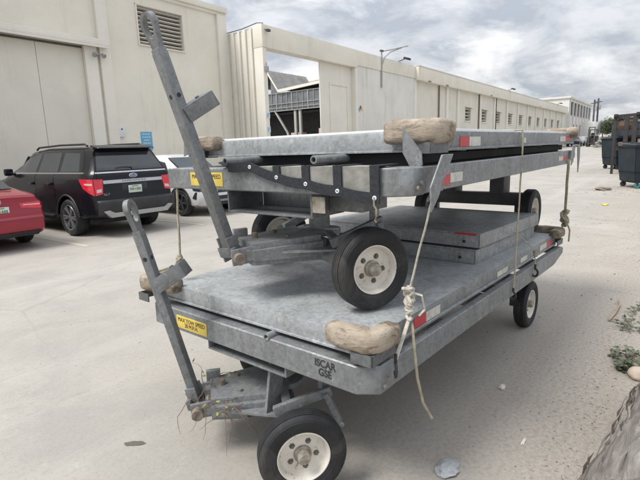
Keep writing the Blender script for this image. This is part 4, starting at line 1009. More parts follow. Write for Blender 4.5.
tb('vent_frame', 'cream_clean', (11.10, 11.16, 16.56, 16.6, 5.80, 7.26), (13.20, 13.26, 16.56, 16.6, 5.80, 7.26), (11.10, 13.26, 16.555, 16.6, 7.21, 7.27), (11.10, 13.26, 16.555, 16.6, 5.77, 5.83), bev=.006)
# twin flood light, control box, blue notice on the wall
e = empty('wall_light', (9.32, 16.5, 5.20), 'twin grey flood lights under the end of the door canopy', 'light'); m = MB(); m.bx(-.06, .06, -.06, 0, -.06, .06); m.build('base', 'silver', e)
for sx_ in (-.15, .15):
    m = MB(); m.beam((0, -.05, 0), (sx_, -.13, -.01), .03, .03); m.lathe([(0, 0), (.035, 0), (.075, .10), (.078, .14), (.07, .142), (.06, .12), (0, .12)], (sx_, -.12, 0), (sx_, -.6, -.5), 18); m.build('lamp_head', 'silver', e)
e = empty('control_box', (9.98, 16.6, 2.40), 'small white control box on the wall by the sliding door', 'box'); m = MB(); m.bx(-.13, .13, -.12, 0, -.02, .36, .012); m.build('case', 'whitesign', e); m = MB(); m.lathe([(0, 0), (.03, 0), (.03, .01), (0, .012)], (0, -.12, .26), (0, -1, 0), 14); m.build('lens', 'ink', e)
e = empty('notice', (11.05, 16.6, 2.25), 'blue wall notice with pale faded lines above the parked cars', 'sign'); m = MB(); m.bx(-.24, .24, -.02, 0, -.36, .33, .002); p = m.build('panel', 'blue', e)
for k in range(5):
    m = MB(); wv = (.16, .18, .13, .17, .10)[k]; z = .24 - k * .115
    for q in range(4): m.bx(-wv + q * wv * .52, -wv + q * wv * .52 + wv * .38, -.0225, -.0195, z - .018, z + .018, 0)
    m.build('faded_writing', 'whitesign', p)
m = MB(); m.lathe([(.05, 0), (.068, 0), (.068, .003), (.05, .003)], (0, -.0195, -.26), (0, -1, 0), 20); m.build('faded_symbol', 'whitesign', p)

# long wall with the gateway
lw = empty('long_wall', (50, 14.6, 0), 'long cream wall with a gateway and a row of small louvred windows', 'wall'); o0 = -Vector((50, 14.6, 0))
def lb_(name, mat, *boxes, bev=.012, par=None):
    m = MB(o0)
    for b in boxes: m.bx(*b, bev)
    return m.build(name, mat, par or lw)
lb_('gate_header', 'cream', (15.55, 23.12, 14.38, 14.92, 6.04, 6.95))
lb_('jamb', 'cream_clean', (15.56, 15.80, 14.4, 14.9, -.2, 6.036)); lb_('jamb', 'cream_clean', (22.90, 23.12, 14.4, 14.9, -.2, 6.036))
pn = lb_('side_panel', 'cream2', (15.60, 15.68, 14.903, 17.6, -.2, 6.88))
rb = MB(o0)
for k in range(7): rb.bx(15.52, 15.60, 14.98 + k * .36, 14.98 + k * .36 + (.20 if k % 2 else .12), 0, 6.86, .01)
rb.build('panel_ribs', 'cream2', lw)
dp = lb_('gate_leaf', 'cream_clean', (19.95, 22.897, 14.66, 14.72, 0, 6.034))
lb_('leaf_frame', 'cream', (20.75, 20.87, 14.625, 14.66, .2, 5.1), (22.4, 22.52, 14.625, 14.66, .2, 5.1), (20.872, 22.398, 14.627, 14.66, 4.98, 5.1), bev=.006, par=dp)
lb_('plain_wall', 'greywall', (23.124, 30.45, 14.44, 14.9, -.2, 6.16))
lb_('coping_band', 'cream', (23.124, 30.45, 14.40, 14.92, 6.163, 6.95))
lb_('eaves_band', 'cream', (30.454, 85.7, 14.16, 14.92, 6.06, 6.93))
lb_('coping', 'greywall', (30.44, 85.75, 14.13, 14.95, 6.933, 7.0)); 
wins = [40.4 + k * 4.33 for k in range(10)]
m = MB(o0); x = 30.454
for a in wins:
    m.bx(x, a, 14.52, 14.9, -.2, 6.057, 0); m.bx(a, a + 1.35, 14.52, 14.9, -.2, 3.72, 0); m.bx(a, a + 1.35, 14.52, 14.9, 4.78, 6.057, 0); x = a + 1.35
m.bx(x, 85.7, 14.52, 14.9, -.2, 6.057, 0); m.build('panel_wall', 'cream2', lw)
for i, a in enumerate(wins):
    wn = lb_('louvre_window', 'dark', (a + .001, a + 1.349, 14.80, 14.86, 3.722, 4.778), bev=0)
    s = MB(o0)
    for k in range(4): s.box((a + .675, 14.62, 3.86 + k * .27), (1.32, .18, .03), Matrix.Rotation(R(-38), 3, 'X'), .004)
    s.build('slats', 'slat', wn)
    lb_('hood', 'cream_clean', (a - .12, a + 1.75, 14.34, 14.518, 4.80, 4.88), (a - .1, a + 1.45, 14.46, 14.518, 3.62, 3.70), bev=.008, par=wn)
for x in (30.5, 36.2, 38.55, 44.0, 48.3, 52.6, 56.95, 61.3, 65.6, 69.95, 74.3, 78.6, 83.0):
    lb_('pilaster', 'cream_clean', (x - .2, x + .2, 14.40, 14.52, -.2, 6.055))
for x, mt in ((34.6, 'rust'), (43.72, 'rust'), (48.75, 'steel_dk')):
    m = MB(o0); m.cyl((x, 14.44, 0), (x, 14.44, 6.05), .055, 10); m.build('downpipe', mt, lw)
for x in (32.0, 35.2, 46.0, 66.0):
    lb_('rust_stain', 'rust', (x, x + .5, 14.157, 14.161, 6.06, 6.16), bev=0)
# small signs at the gateway
for z, nm in ((2.62, 'lower'), (3.22, 'upper')):
    m = MB(); m.bx(-.12, .12, -.012, 0, -.12, .12, .002); o = m.build('gate_sign', 'whitesign'); o.location = (15.69, 14.397, z); tag(o, nm + ' of two small white and blue signs on the gateway jamb', 'sign', 'small signs by the gateway')
    for k in range(3):
        m = MB(); m.bx(-.09, .09 - .03 * k, -.0145, -.0115, .05 - k * .06, .085 - k * .06, 0); q = m.build('faded_writing', 'blue', o)
e = empty('hazard_diamond', (23.45, 14.44, 3.82), 'small red and blue hazard diamond on the stained wall', 'sign')
for (dx, dz), mt in (((0, .13), 'red_ref'), ((-.13, 0), 'blue'), ((.13, 0), 'yellow'), ((0, -.13), 'whitesign')):
    m = MB(); m.prism([(dx - .12, dz), (dx, dz - .12), (dx + .12, dz), (dx, dz + .12)], 1, -.012, 0, 0); m.build('quarter', mt, e)
# wall-mounted lamp bracket and flood light on the stained wall
e = empty('lamp_bracket', (25.8, 14.38, 5.2), 'empty lamp bracket of thin pipe rising above the stained wall', 'lamp bracket')
m = MB(); m.cyl((0, 0, 0), (0, 0, 2.1), .05, 10); m.build('post', 'silver', e)
m = MB(); m.tube([(0, 0, 2.05), (.7, -.32, 2.2), (1.5, -.65, 2.42), (1.85, -.8, 2.5)], .035, 8); m.tube([(0, 0, 1.2), (.22, -.1, 1.75), (.6, -.27, 2.05), (1.4, -.6, 2.36)], .03, 8); m.build('arm', 'silver', e)
m = MB(); m.bx(-.14, .14, -.08, .06, 2.03, 2.12); m.build('bracket_cap', 'steel_dk', e)
def flood(x, y, z, label):
    e = empty('flood_light', (x, y, z), label, 'light', 'dark flood lights along the coping'); m = MB(); m.beam((0, .4, -.05), (0, -.25, .1), .05, .05); m.build('arm', 'steel_dk', e); m = MB(); m.box((.08, -.4, .12), (.42, .34, .13), Matrix.Rotation(R(18), 3, 'X'), .03); m.build('lamp_head', 'black', e)
flood(28.2, 14.35, 6.98, 'dark flood light above the stained wall, nearest of its row'); flood(52.1, 14.2, 7.02, 'dark flood light on the coping halfway along the row of windows'); flood(77.5, 14.2, 7.02, 'dark flood light on the coping at the far end of the long wall')
# sensor and cable on the corner of the gateway
e = empty('corner_lamp', (15.70, 14.36, 6.70), 'small dark lamp and cable at the top corner of the gateway', 'light'); m = MB(); m.box((.1, -.12, .0), (.20, .12, .10), None, .02); m.beam((0, 0, .05), (.08, -.1, 0), .03, .03); m.build('lamp_head', 'steel_dk', e)
m = MB(); m.tube([(-.02, .05, .05), (-.04, .05, .30), (-.15, .3, .32), (-.15, 1.2, .22), (-.15, 2.2, .20)], .018, 6); m.build('cable', 'black', e)
e = empty('conduit_box', (15.72, 14.39, 5.15), 'small grey junction box halfway up the gateway jamb', 'box'); m = MB(); m.bx(-.09, .09, -.08, 0, -.12, .12, .01); m.cyl((0, -.04, .12), (0, -.04, .26), .02, 8); m.build('case', 'silver', e)

# shed seen through the gateway, its gable end facing us
sd_ = empty('shed', (40, 32, 0), 'grey open shed with a valley roof seen through the gateway', 'building'); o0 = -Vector((40, 32, 0))
GP = [(40.0, 8.9), (36.23, 10.14), (34.77, 8.07), (27.0, 8.6)]
m = MB(o0)
for (a, za), (b_, zb) in zip(GP, GP[1:]):
    m.prism([(a, za + .05), (b_, zb + .05), (b_, zb + .13), (a, za + .13)], 0, 39.7, 46.5, 0)
for k in range(11):
    x = 39.8 + k * .6; m.beam((x, 36.23, 10.28), (x, 34.77, 8.21), .10, .05)
m.build('roof', 'shedroof', sd_)
m = MB(o0)
for (a, za), (b_, zb) in zip(GP, GP[1:]): m.prism([(a, za + .04), (b_, zb + .04), (b_, zb - .24), (a, za - .24)], 0, 39.62, 39.74, .01)
m.build('fascia', 'cream_clean', sd_)
m = MB(o0); m.bx(39.90, 39.94, 26.5, 40, 5.9, 7.75, 0); m.prism([(36.0, 7.76), (34.77, 7.76), (34.77, 7.8), (36.0, 9.5)], 0, 39.9, 39.94, 0); wb = m.build('window_band', 'shedglass', sd_)
m = MB(o0)
for k in range(19): m.bx(39.82, 39.895, 26.5 + k * .72, 26.56 + k * .72 + (.06 if k % 3 == 0 else 0), 5.9, 7.76, .004)
for z in (5.88, 6.18, 6.62, 7.74): m.bx(39.80, 39.893, 26.5, 40, z, z + .07, .004)
m.build('mullions', 'silver', wb)
for y in (26.8, 28.9, 32.1, 32.75, 36.8): m = MB(o0); m.bx(39.9, 40.15, y - .14, y + .14, -.1, 5.88, .01); m.build('post', 'tube', sd_)
m = MB(o0); m.beam((39.95, 35.6, 6.0), (39.95, 33.9, 3.6), .22, .16); m.beam((39.95, 33.9, 3.6), (39.95, 33.0, 1.), .22, .16)
m.build('brace', 'tube', sd_)
m = MB(o0); m.bx(46, 46.4, 26.5, 40, -.2, 8, 0); m.bx(40.2, 46, 39.7, 40, -.2, 8.2, 0); m.bx(40.2, 46, 26.5, 26.8, -.2, 8.2, 0); m.bx(42, 42.3, 26.9, 39.6, 3.2, 5.58, 0); m.build('back_wall', 'dark', sd_)
m = MB(o0); m.bx(40.2, 45.9, 26.9, 39.6, 5.6, 5.75, 0); m.build('loft_floor', 'dark', sd_)
for i, (y, h, mt, lab) in enumerate(((33.2, 3.6, 'pallet_pink', 'stack of pinkish boxes inside the shed, left of its post'), (29.4, 3.9, 'pallet_pink', 'stack of pinkish boxes inside the shed, by the gate leaf'))):
    if mt not in M: M[mt] = pm(mt, (.46, .30, .25), (.55, .46, .42), 1.5, .8)
    e = empty('box_stack', (41.0, y, 0), lab, 'boxes', 'stacks of boxes in the shed')
    for k in range(4):
        m = MB(); m.bx(-.5, .5, -.8 + .08 * (k % 2), .8 - .1 * (k % 2), k * h / 4, k * h / 4 + h / 4 - .03, .02); m.build('box', mt, e)

# far two-storey building beyond the long wall
fb = empty('office_block', (97, 18, gz(97)), 'far white two storey block at the end of the long wall', 'building'); o0 = -Vector((97, 18, gz(97)))
m = MB(o0); m.bx(86.2, 110.5, 14.13, 26, -.3, 8.45, 0); m.build('wall', 'farwall', fb)
m = MB(o0); m.bx(86.0, 110.7, 13.9, 26.2, 8.452, 8.75, .03); m.build('roof_edge', 'farwall', fb)
for k in range(7):
    x = 87.6 + k * 3.25; m = MB(o0); m.bx(x, x + 1.1, 14.10, 14.128, 5.9, 7.9, 0); wn = m.build('window', 'dark', fb); m = MB(o0); m.bx(x - .1, x + 1.25, 13.85, 14.127, 7.92, 8.05, 0); m.bx(x + 1.102, x + 1.2, 13.9, 14.127, 5.7, 7.918, 0); m.build('hood', 'farwall', wn)
for k in range(6):
    x = 90.2 + k * 3.25; m = MB(o0); m.bx(x, x + 1.2, 14.05, 14.128, 2.2, 4.5, 0); m.build('window', 'dark', fb)
for k in range(7):
    x = 86.6 + k * 3.25; m = MB(o0); m.bx(x, x + .35, 13.98, 14.127, -.2, 8.45, 0); m.build('pilaster', 'farwall', fb)
m = MB(o0); m.bx(86.1, 86.198, 17.2, 18.6, 6.4, 7.2, 0); m.build('window', 'dark', fb)

# ------------------------------------------------------------------ right side: bins, rack, container, forklift, trailer
def make_bin(loc, rz, label, s=1.):
    e = empty('wheeled_bin', loc, label, 'bin', 'slate plastic bins on castors', rz); e.scale = (s, s, s)
    q = bmesh.new()                                      # tapered open tub
    def ring(hx, hy, z): return [q.verts.new((sx_ * hx, sy * hy, z)) for sx_, sy in ((-1, -1), (1, -1), (1, 1), (-1, 1))]
    rr = [ring(.70, .46, .20), ring(.735, .485, .50), ring(.745, .49, .505), ring(.80, .53, 1.30), ring(.84, .565, 1.30), ring(.84, .565, 1.36), ring(.79, .52, 1.36), ring(.68, .44, .26)]
    for a, b_ in zip(rr, rr[1:]):
        for k in range(4): q.faces.new((a[k], a[(k + 1) % 4], b_[(k + 1) % 4], b_[k]))
    q.faces.new(rr[0][::-1]); q.faces.new(rr[-1]); bmesh.ops.recalc_face_normals(q, faces=q.faces)
    bmesh.ops.bevel(q, geom=q.edges[:], offset=.018, segments=2, affect='EDGES'); m = MB(); m._add(q, True)
    for x in (-.35, 0, .35): m.box((x, -.50, .40), (.05, .03, .30), Matrix.Rotation(R(-4), 3, 'X'), .008); 
    m.build('tub', 'bin', e)
    m = MB(); m.box((0, .02, 1.39), (1.66, 1.08, .035), Matrix.Rotation(R(2.5), 3, 'X'), .012); m.box((0, -.1, 1.412), (1.3, .5, .03), None, .01); m.box((0, .02, 1.44), (1.66, .04, .02), None, .006); m.build('lid', 'bin_lid', e)
    m = MB(); m.tube([(-.30, -.56, 1.33), (-.28, -.62, 1.33), (.28, -.62, 1.33), (.30, -.56, 1.33)], .018, 8); m.build('handle', 'bin_lid', e)
    m = MB(); m.bx(-.16, .16, -.551, -.520, 1.07, 1.13, .004); o = m.build('embossed_panel', 'bin_lid', e)
    m = MB(); m.bx(-.66, .66, -.42, .42, .165, .205, .01); m.build('base_frame', 'rack', e)
    for x, y, mt in ((-.62, -.44, 'teal' if s < 1.05 else 'black'), (.60, -.44, 'black'), (-.60, .40, 'black'), (.60, .40, 'black')):
        w_ = empty('castor', (x, y, .09), parent=e); m = MB(); m.lathe([(0, -.025), (.085, -.025), (.09, -.01), (.09, .01), (.085, .025), (0, .025)], (0, 0, 0), (.5, 1, 0), 24); m.build('tyre', mt, w_)
        m = MB(); m.bx(-.045, .045, -.045, .045, .08, .11, .004); m.beam((0, -.035, .09), (0, -.035, 0), .05, .008, up=(0, 1, 0)); m.beam((0, .035, .09), (0, .035, 0), .05, .008, up=(0, 1, 0)); m.build('fork', 'rack', w_)
    return e
make_bin((18.85, .58, gz(18.9)), R(-58), 'nearer slate bin at the right edge, standing on a green castor', 1.0)
make_bin((28.4, 1.98, gz(28.4)), R(-50), 'farther slate bin standing behind the nearer one', 1.13)
rk = empty('storage_rack', (25.2, .6, gz(25)), 'black open steel rack with heavy posts behind the slate bins', 'rack'); rx = Vector((25.2, .6, gz(25)))
m = MB(-rx)
m.build('base_beam', 'rack', rk) if False else m.bm.free()
for x, y, wd in ((24.6, 2.17, .10), (24.6, 1.75, .17), (24.6, 1.45, .17), (24.6, .95, .17), (24.6, .2, .17), (24.6, -1.0, .17), (28.2, 2.35, .12), (28.2, 1.0, .12), (28.2, -1.0, .12)):
    m = MB(-rx); m.bx(x - wd / 2, x + wd / 2, y - wd / 2, y + wd / 2, gz(25) - .02, 2.66 + (2.17 - y) * .05, .01); m.build('post', 'rack', rk)
for k in range(5):
    y = 2.17 - k * .8; m = MB(-rx); m.beam((24.45, y, 2.72 + .04 * k), (28.4, y + .1, 2.74 + .04 * k), .12, .12); m.build('roof_beam', 'rack', rk)
for q in (((24.6, 2.25, 2.68), (24.6, -1.1, 2.84), .13, .13), ((28.2, 2.4, 2.68), (28.2, -1.1, 2.8), .12, .12), ((24.6, 2.2, 1.28), (24.6, -1.1, 1.28), .06, .08), ((24.6, 2.2, 2.10), (24.6, -1.1, 2.10), .05, .06), ((28.2, 2.3, 1.28), (28.2, -1.1, 1.28), .06, .08)): m = MB(-rx); m.beam(*q); m.build('cross_beam', 'rack', rk)
m = MB(-rx); m.bx(24.66, 28.1, -1.0, 2.15, 1.30, 1.335, 0); m.bx(24.66, 28.1, -1., 2.15, 2.13, 2.16, 0); m.build('shelf', 'rack', rk)
for i, (x, y, z, sx_, sy, sz, mt, lab) in enumerate(((25.4, 1.85, 2.162, .5, .22, .26, 'wood', 'tan timber crate on the top shelf of the black rack, next to its corner post'), (25.3, .9, 2.162, .5, .28, .22, 'wood', 'wide tan crate on the top shelf of the black rack, deeper under its beams'),
        (25.3, 1.72, 1.337, .5, .3, .22, 'wood', 'low timber crate on the bottom shelf of the black rack, beside its corner post'), (25.2, 1.05, 1.337, .45, .27, .34, 'pallet_pink', 'pinkish box on the bottom shelf of the black rack'), (25.2, .2, 1.337, .45, .4, .28, 'whitesign', 'white box on the bottom shelf of the black rack'))):
    e = empty('crate', (x, y, z), lab, 'crate'); m = MB(); m.bx(-sx_, sx_, -sy, sy, 0, sz, .01); m.build('box', mt, e)
    m = MB(); m.bx(-sx_ - .012, sx_ + .012, -sy - .012, sy + .012, sz * .35, sz * .5, .003); m.bx(-sx_ - .012, sx_ + .012, -sy - .012, sy + .012, sz + .001, sz + .03, .003); m.build('batten', mt, e)
ct = empty('shipping_container', (64, 2.6, gz(64)), 'dark navy shipping container far behind the black rack', 'container'); m = MB(); m.bx(-3, 3, -3.1, 3.1, .1, 2.75, .02); m.build('body', 'navy', ct)
m = MB()
for k in range(20): m.bx(-3.05, -3.0, -3.0 + k * .31, -2.85 + k * .31, .2, 2.65, .01)
m.build('corrugation', 'navy', ct); m = MB(); m.bx(-3.06, 3.06, -3.16, 3.16, 2.752, 2.86, .01); m.build('roof_rail', 'navy', ct)
fl = empty('forklift', (79, 9.6, gz(79)), 'small dark forklift standing far down the yard', 'forklift'); m = MB(); m.bx(-1.2, 1.0, -.6, .6, .35, 1.25, .1); m.bx(.6, 1.35, -.58, .58, .4, 1.45, .12); m.build('body', 'rack', fl)
m = MB()
for y in (-.35, .35): m.bx(-1.45, -1.3, y - .07, y + .07, .1, 2.75, .01)
for z in (.4, 1.5, 2.6): m.bx(-1.43, -1.32, -.28, .28, z, z + .12, .01)
m.build('mast', 'steel_dk', fl); m = MB()
for y in (-.3, .3): m.bx(-2.5, -1.46, y - .06, y + .06, .12, .18, .01)
m.build('fork_tine', 'steel_dk', fl); m = MB()
for x in (-.8, .8):
    for y in (-.5, .5): m.tube([(x, y, 1.2), (x * .9, y, 2.3)], .05, 6)
m.bx(-.85, .85, -.58, .58, 2.3, 2.38, .02); m.build('cab_guard', 'rack', fl)
for x in (-.85, .85):
    for y in (-.55, .55): m = MB(); m.lathe([(0, -.14), (.36, -.14), (.38, -.08), (.38, .08), (.36, .14), (0, .14)], (x, y, .38), (0, 1, 0), 20); m.build('wheel', 'rubber', fl)
m = MB(); m.bx(-.2, .4, -.25, .25, 1.25, 1.9, .06); m.build('seat', 'black', fl)
tr = empty('box_trailer', (103, 13.2, gz(103)), 'white box trailer far off in front of the two storey block', 'trailer'); m = MB(); m.bx(-4, 4, -1.35, 1.35, 1.0, 3.9, .03); m.build('box', 'white', tr); m = MB(); m.bx(-4.05, -4., -1.3, 1.3, 1.05, 3.85, 0); m.build('door', 'farwall', tr)
for x in (1.6, 2.8):
    for y in (-1.1, 1.1): m = MB(); m.lathe([(0, -.15), (.5, -.15), (.5, .15), (0, .15)], (x, y, .5), (0, 1, 0), 18); m.build('wheel', 'rubber', tr)
m = MB(); m.bx(-3, -2.85, -.8, -.7, 0, 1., 0); m.bx(-3, -2.85, .7, .8, 0, 1., 0); m.build('landing_leg', 'steel_dk', tr)
for i, (x, y, sx_, sz, mt, lab) in enumerate(((72, 7.3, 1.4, 1.1, 'silver', 'grey heap of scrap sheet between the forklift and the container'), (90, 9.0, 2.2, 1.5, 'tube', 'pale scrap heap far down the yard beside the forklift'), (68, 6.6, .8, .9, 'dark', 'small dark scrap heap in front of the navy container'))):
    e = empty('scrap_heap', (x, y, gz(x)), lab, 'scrap', 'scrap heaps far down the yard'); rnd = random.Random(i)
    m = MB()
    for k in range(16):
        q = rnd.uniform(0, 1); m.box((rnd.uniform(-1, 1) * sx_ * (1 - q * .6), rnd.uniform(-1, 1) * sx_ * (1 - q * .6), .12 + q * sz * .8), (rnd.uniform(.3, 1.1), rnd.uniform(.2, .8), rnd.uniform(.05, .4)), Matrix.Rotation(rnd.uniform(0, 3), 3, 'Z') @ Matrix.Rotation(rnd.uniform(-.5, .5), 3, 'X'), .01)
    m.build('heap', mt, e)
# far trees, poles, pale building
def make_tree(seed, h, wd, mat):
    rnd = random.Random(seed); bm = bmesh.new(); blobs = [(Vector((rnd.uniform(-1, 1) * wd * .33, rnd.uniform(-1, 1) * wd * .33, h * rnd.uniform(.42, .85))), rnd.uniform(.16, .30) * wd) for _ in range(11)]
    for i in range(2400):
        c, r = rnd.choice(blobs); d = Vector((rnd.gauss(0, 1), rnd.gauss(0, 1), rnd.gauss(0, .8))).normalized(); p = c + d * r * rnd.uniform(.55, 1.08)
        s_ = rnd.uniform(.12, .30) * h / 6; a = Vector((rnd.gauss(0, 1), rnd.gauss(0, 1), rnd.gauss(0, 1))).normalized(); b_ = a.cross(d + Vector((.01, .02, .03))).normalized()
        bm.faces.new([bm.verts.new(p + a * s_), bm.verts.new(p + b_ * s_ * .6), bm.verts.new(p - a * s_), bm.verts.new(p - b_ * s_ * .6)])
    me = bpy.data.meshes.new('crown'); bm.to_mesh(me); bm.free(); me.materials.append(M[mat])
    t = MB(); t.tube([(0, 0, -.2), (.05, 0, h * .2), (.1, .05, h * .45), (.0, .1, h * .75)], [h * .035, h * .028, h * .02, h * .008], 8)
    for k in range(5): a = k * 1.3; t.tube([(.08, .03, h * (.3 + .06 * k)), (math.cos(a) * wd * .22, math.sin(a) * wd * .22, h * (.5 + .07 * k))], [h * .012, h * .004], 5)
    return me, t
protos = [make_tree(k, 5.5, 6.5, ('leaf', 'leaf2', 'leaf')[k]) for k in range(3)]
tmesh = []
for me, t in protos:
    o = t.build('trunk', 'trunk'); tmesh.append((me, o.data)); bpy.data.objects.remove(o)
rnd = random.Random(12)
TL = ['leftmost of the far trees, just right of the two dark poles', 'second far tree counting from the dark poles', 'third far tree counting from the dark poles', 'fourth far tree counting from the dark poles', 'fifth far tree counting from the dark poles', 'sixth far tree, above the navy container', 'seventh far tree, behind the posts of the black rack', 'far tree behind the right part of the black rack', 'rightmost far tree at the picture edge']
for i in range(9):
    x = 150 + rnd.uniform(-8, 14); y = 17.0 - i * 1.75 + rnd.uniform(-.5, .5)
    e = empty('tree', (x, y, gz(x)), TL[i], 'tree', 'far trees at the end of the yard', rnd.uniform(0, 6)); k = rnd.uniform(.80, 1.02); e.scale = (k, k, k)
    for nm, me, mt in (('crown', tmesh[i % 3][0], 0), ('trunk', tmesh[i % 3][1], 0)):
        o = bpy.data.objects.new(nm, me); COL.objects.link(o); o.parent = e
for (x, y, h, lab) in ((130, 16.0, 9.6, 'left one of two dark utility poles beyond the yard'), (131, 15.35, 9.9, 'right one of two dark utility poles beyond the yard')):
    e = empty('utility_pole', (x, y, gz(x)), lab, 'pole', 'dark utility poles beyond the yard'); m = MB(); m.tube([(0, 0, -.2), (0, 0, h)], [.24, .17], 8); m.build('pole', 'steel_dk', e); m = MB(); m.bx(-.1, .1, -.75, .75, h - .9, h - .72, 0); m.build('cross_arm', 'steel_dk', e)
    m = MB(); m.cyl((0, -.35, h - 2.6), (0, -.35, h - 1.5), .24, 10); m.build('transformer', 'tube', e)
fbx = empty('far_building', (260, 20, 1.6), 'pale low building on the horizon behind the far trees', 'building'); m = MB(); m.bx(-8, 8, -14, 9, 0, 8.2, .1); m.build('wall', 'farwall', fbx); m = MB(); m.bx(-2, 2, 3, 5.5, 8.2, 11, .1); m.build('roof_tank', 'farwall', fbx); m = MB(); m.bx(-8.4, 8.4, -14.4, 9.4, 8.201, 8.6, 0); m.build('roof', 'soffit', fbx)
rg = MB(); rg.prism([(-140, 0), (-140, 4), (-90, 6.5), (-50, 6), (-15, 7.2), (10, 6.4), (30, 7), (60, 5), (60, 0)], 0, 420, 430, 0); rg.build('distant_ridge', 'leaf2')['kind'] = 'structure'

# ------------------------------------------------------------------ near ground: fallen trunk, weeds, stone, litter
A, B = Vector((1.85, -.165, .12)), Vector((3.62, -.33, .06))
lg = empty('fallen_trunk', ((A + B) / 2).to_tuple()[:2] + (0,), 'fallen fibrous grey palm trunk lying in the bottom right corner', 'tree trunk'); oo = -Vector(((A.x + B.x) / 2, (A.y + B.y) / 2, 0))
bm = bmesh.new(); rings = []; n = 150; ax = (B - A).normalized(); sd2 = Vector((-ax.y, ax.x, 0)).normalized(); upv = ax.cross(sd2) * 1
if upv.z < 0: upv = -upv
for i in range(131):
    t = i / 130; p = A.lerp(B, t); r = .405 - .06 * t + .02 * math.sin(t * 9); ring = []
    if t > .95: r *= 1 - ((t - .95) / .05) ** 2 * .25
    for k in range(n):
        a = k * 2 * math.pi / n; d = sd2 * math.cos(a) + upv * math.sin(a)
        q = Vector((t * 2.2, a * 3.2, 2.)); dn = noise.fractal(Vector((t * 2.2, math.cos(a + t * .5) * 4, math.sin(a + t * .5) * 4)), .9, 2.1, 4) * .022 - abs(noise.noise(Vector((t * 3.2, math.cos(a + t * .4) * 15, math.sin(a + t * .4) * 15)))) * .034 + noise.noise(Vector((t * 14, math.cos(a) * 40, math.sin(a) * 40))) * .008
        v = p + d * (r + dn); v.z = max(v.z, -.08); ring.append(bm.verts.new(v + oo))
    rings.append(ring)
for a, b_ in zip(rings, rings[1:]):
    for k in range(n): bm.faces.new((a[k], a[(k + 1) % n], b_[(k + 1) % n], b_[k]))
bm.faces.new(rings[0][::-1]); bm.faces.new(rings[-1]); bmesh.ops.recalc_face_normals(bm, faces=bm.faces)
for f in bm.faces: f.smooth = True
part_bm(bm, 'bark', 'bark', lg, 60)
m = MB(oo); rnd = random.Random(3)
for i in range(110):
    t = rnd.uniform(.05, .97); a = rnd.uniform(-.75, 1.7) if i > 14 else rnd.uniform(-.55, .25); p = A.lerp(B, t); d = sd2 * math.cos(a) + upv * math.sin(a); r = .42 - .06 * t
    st = p + d * r; ln = rnd.uniform(.12, .42) * min(1, (1.02 - t) * 4); dv = (ax * rnd.choice((1, 1, 1, -1)) + d * rnd.uniform(-.03, .045) + Vector((0, 0, rnd.uniform(-.12, .06)))).normalized()
    pts = [st - d * .012, st + dv * ln * .5 + d * .008, st + dv * ln]
    for q in pts: q.z = max(q.z, .006)
    m.tube(pts, [.003, .0055, .001], 6, flat=.35)
m.build('bark_strip', 'bark', lg)['kind'] = 'stuff'
m = MB(oo)
for i in range(34):
    t = rnd.uniform(.1, .99); a = rnd.uniform(-.6, .9); p = A.lerp(B, t); d = sd2 * math.cos(a) + upv * math.sin(a); st = p + d * (.43 - .06 * t); ln = rnd.uniform(.08, .26) * min(1, (1.02 - t) * 4)
    pts = [st - d * .01, st + ax * ln * .5 + d * .004 - Vector((0, 0, .01)), st + ax * ln - d * .004]
    for q in pts: q.z = max(q.z, .006)
    m.tube(pts, [.003, .006, .001], 5, flat=.5)
m.build('dark_fibre', 'fibre', lg)['kind'] = 'stuff'
def blobby(name, c, s3, seed, mat, label, cat, amp=.25, group=None, sub=3):
    b = bmesh.new(); bmesh.ops.create_icosphere(b, subdivisions=sub, radius=1)
    for v in b.verts:
        k = 1 + noise.fractal(v.co * 1.6 + Vector((seed * 9., 0, 0)), .9, 2., 4) * amp; v.co = Vector((v.co.x * s3[0] * k, v.co.y * s3[1] * k, max(0, v.co.z * s3[2] * k + s3[2] * .6)))
    for f in b.faces: f.smooth = mat not in ('foil', 'paper')
    me = bpy.data.meshes.new(name); b.to_mesh(me); b.free(); me.materials.append(M[mat]); o = bpy.data.objects.new(name, me); COL.objects.link(o); o.location = c
    return tag(o, label, cat, group)
blobby('stone', (3.86, .075, 0), (.075, .06, .05), 1, 'stone', 'pale tan stone at the far end of the fallen trunk', 'stone', .18)
blobby('plastic_wrap', (2.16, .82, 0), (.085, .055, .018), 11, 'foil', 'crumpled grey plastic wrapping on the concrete at the bottom of the picture', 'litter', .45)
blobby('paper_scrap', (3.19, .83, 0), (.035, .02, .012), 6, 'paper', 'torn white paper scrap lying just right of the dolly shadow', 'litter', .5)
blobby('paper_scrap', (2.62, .55, 0), (.04, .008, .006), 7, 'paper', 'thin white paper strip lying on the concrete near the fallen trunk', 'litter', .6)
blobby('paper_scrap', (13.78, 1.29, gz(13.78)), (.14, .07, .02), 8, 'yellow', 'yellow scrap lying on the concrete in front of the nearer bin', 'litter', .6)
blobby('rubbish_heap', (17.6, 1.75, gz(17.6)), (.30, .22, .05), 9, 'rust', 'reddish dirt and rubbish beside the green castor', 'litter', .5)
st = MB(); st.lathe([(0, 0), (.07, 0), (.07, .0005), (0, .0005)], (0, 0, 0), (0, 0, 1), 20, False)
M['oil'] = pm('oil_patch', (.10, .085, .07), (.14, .12, .10), 9, .5)
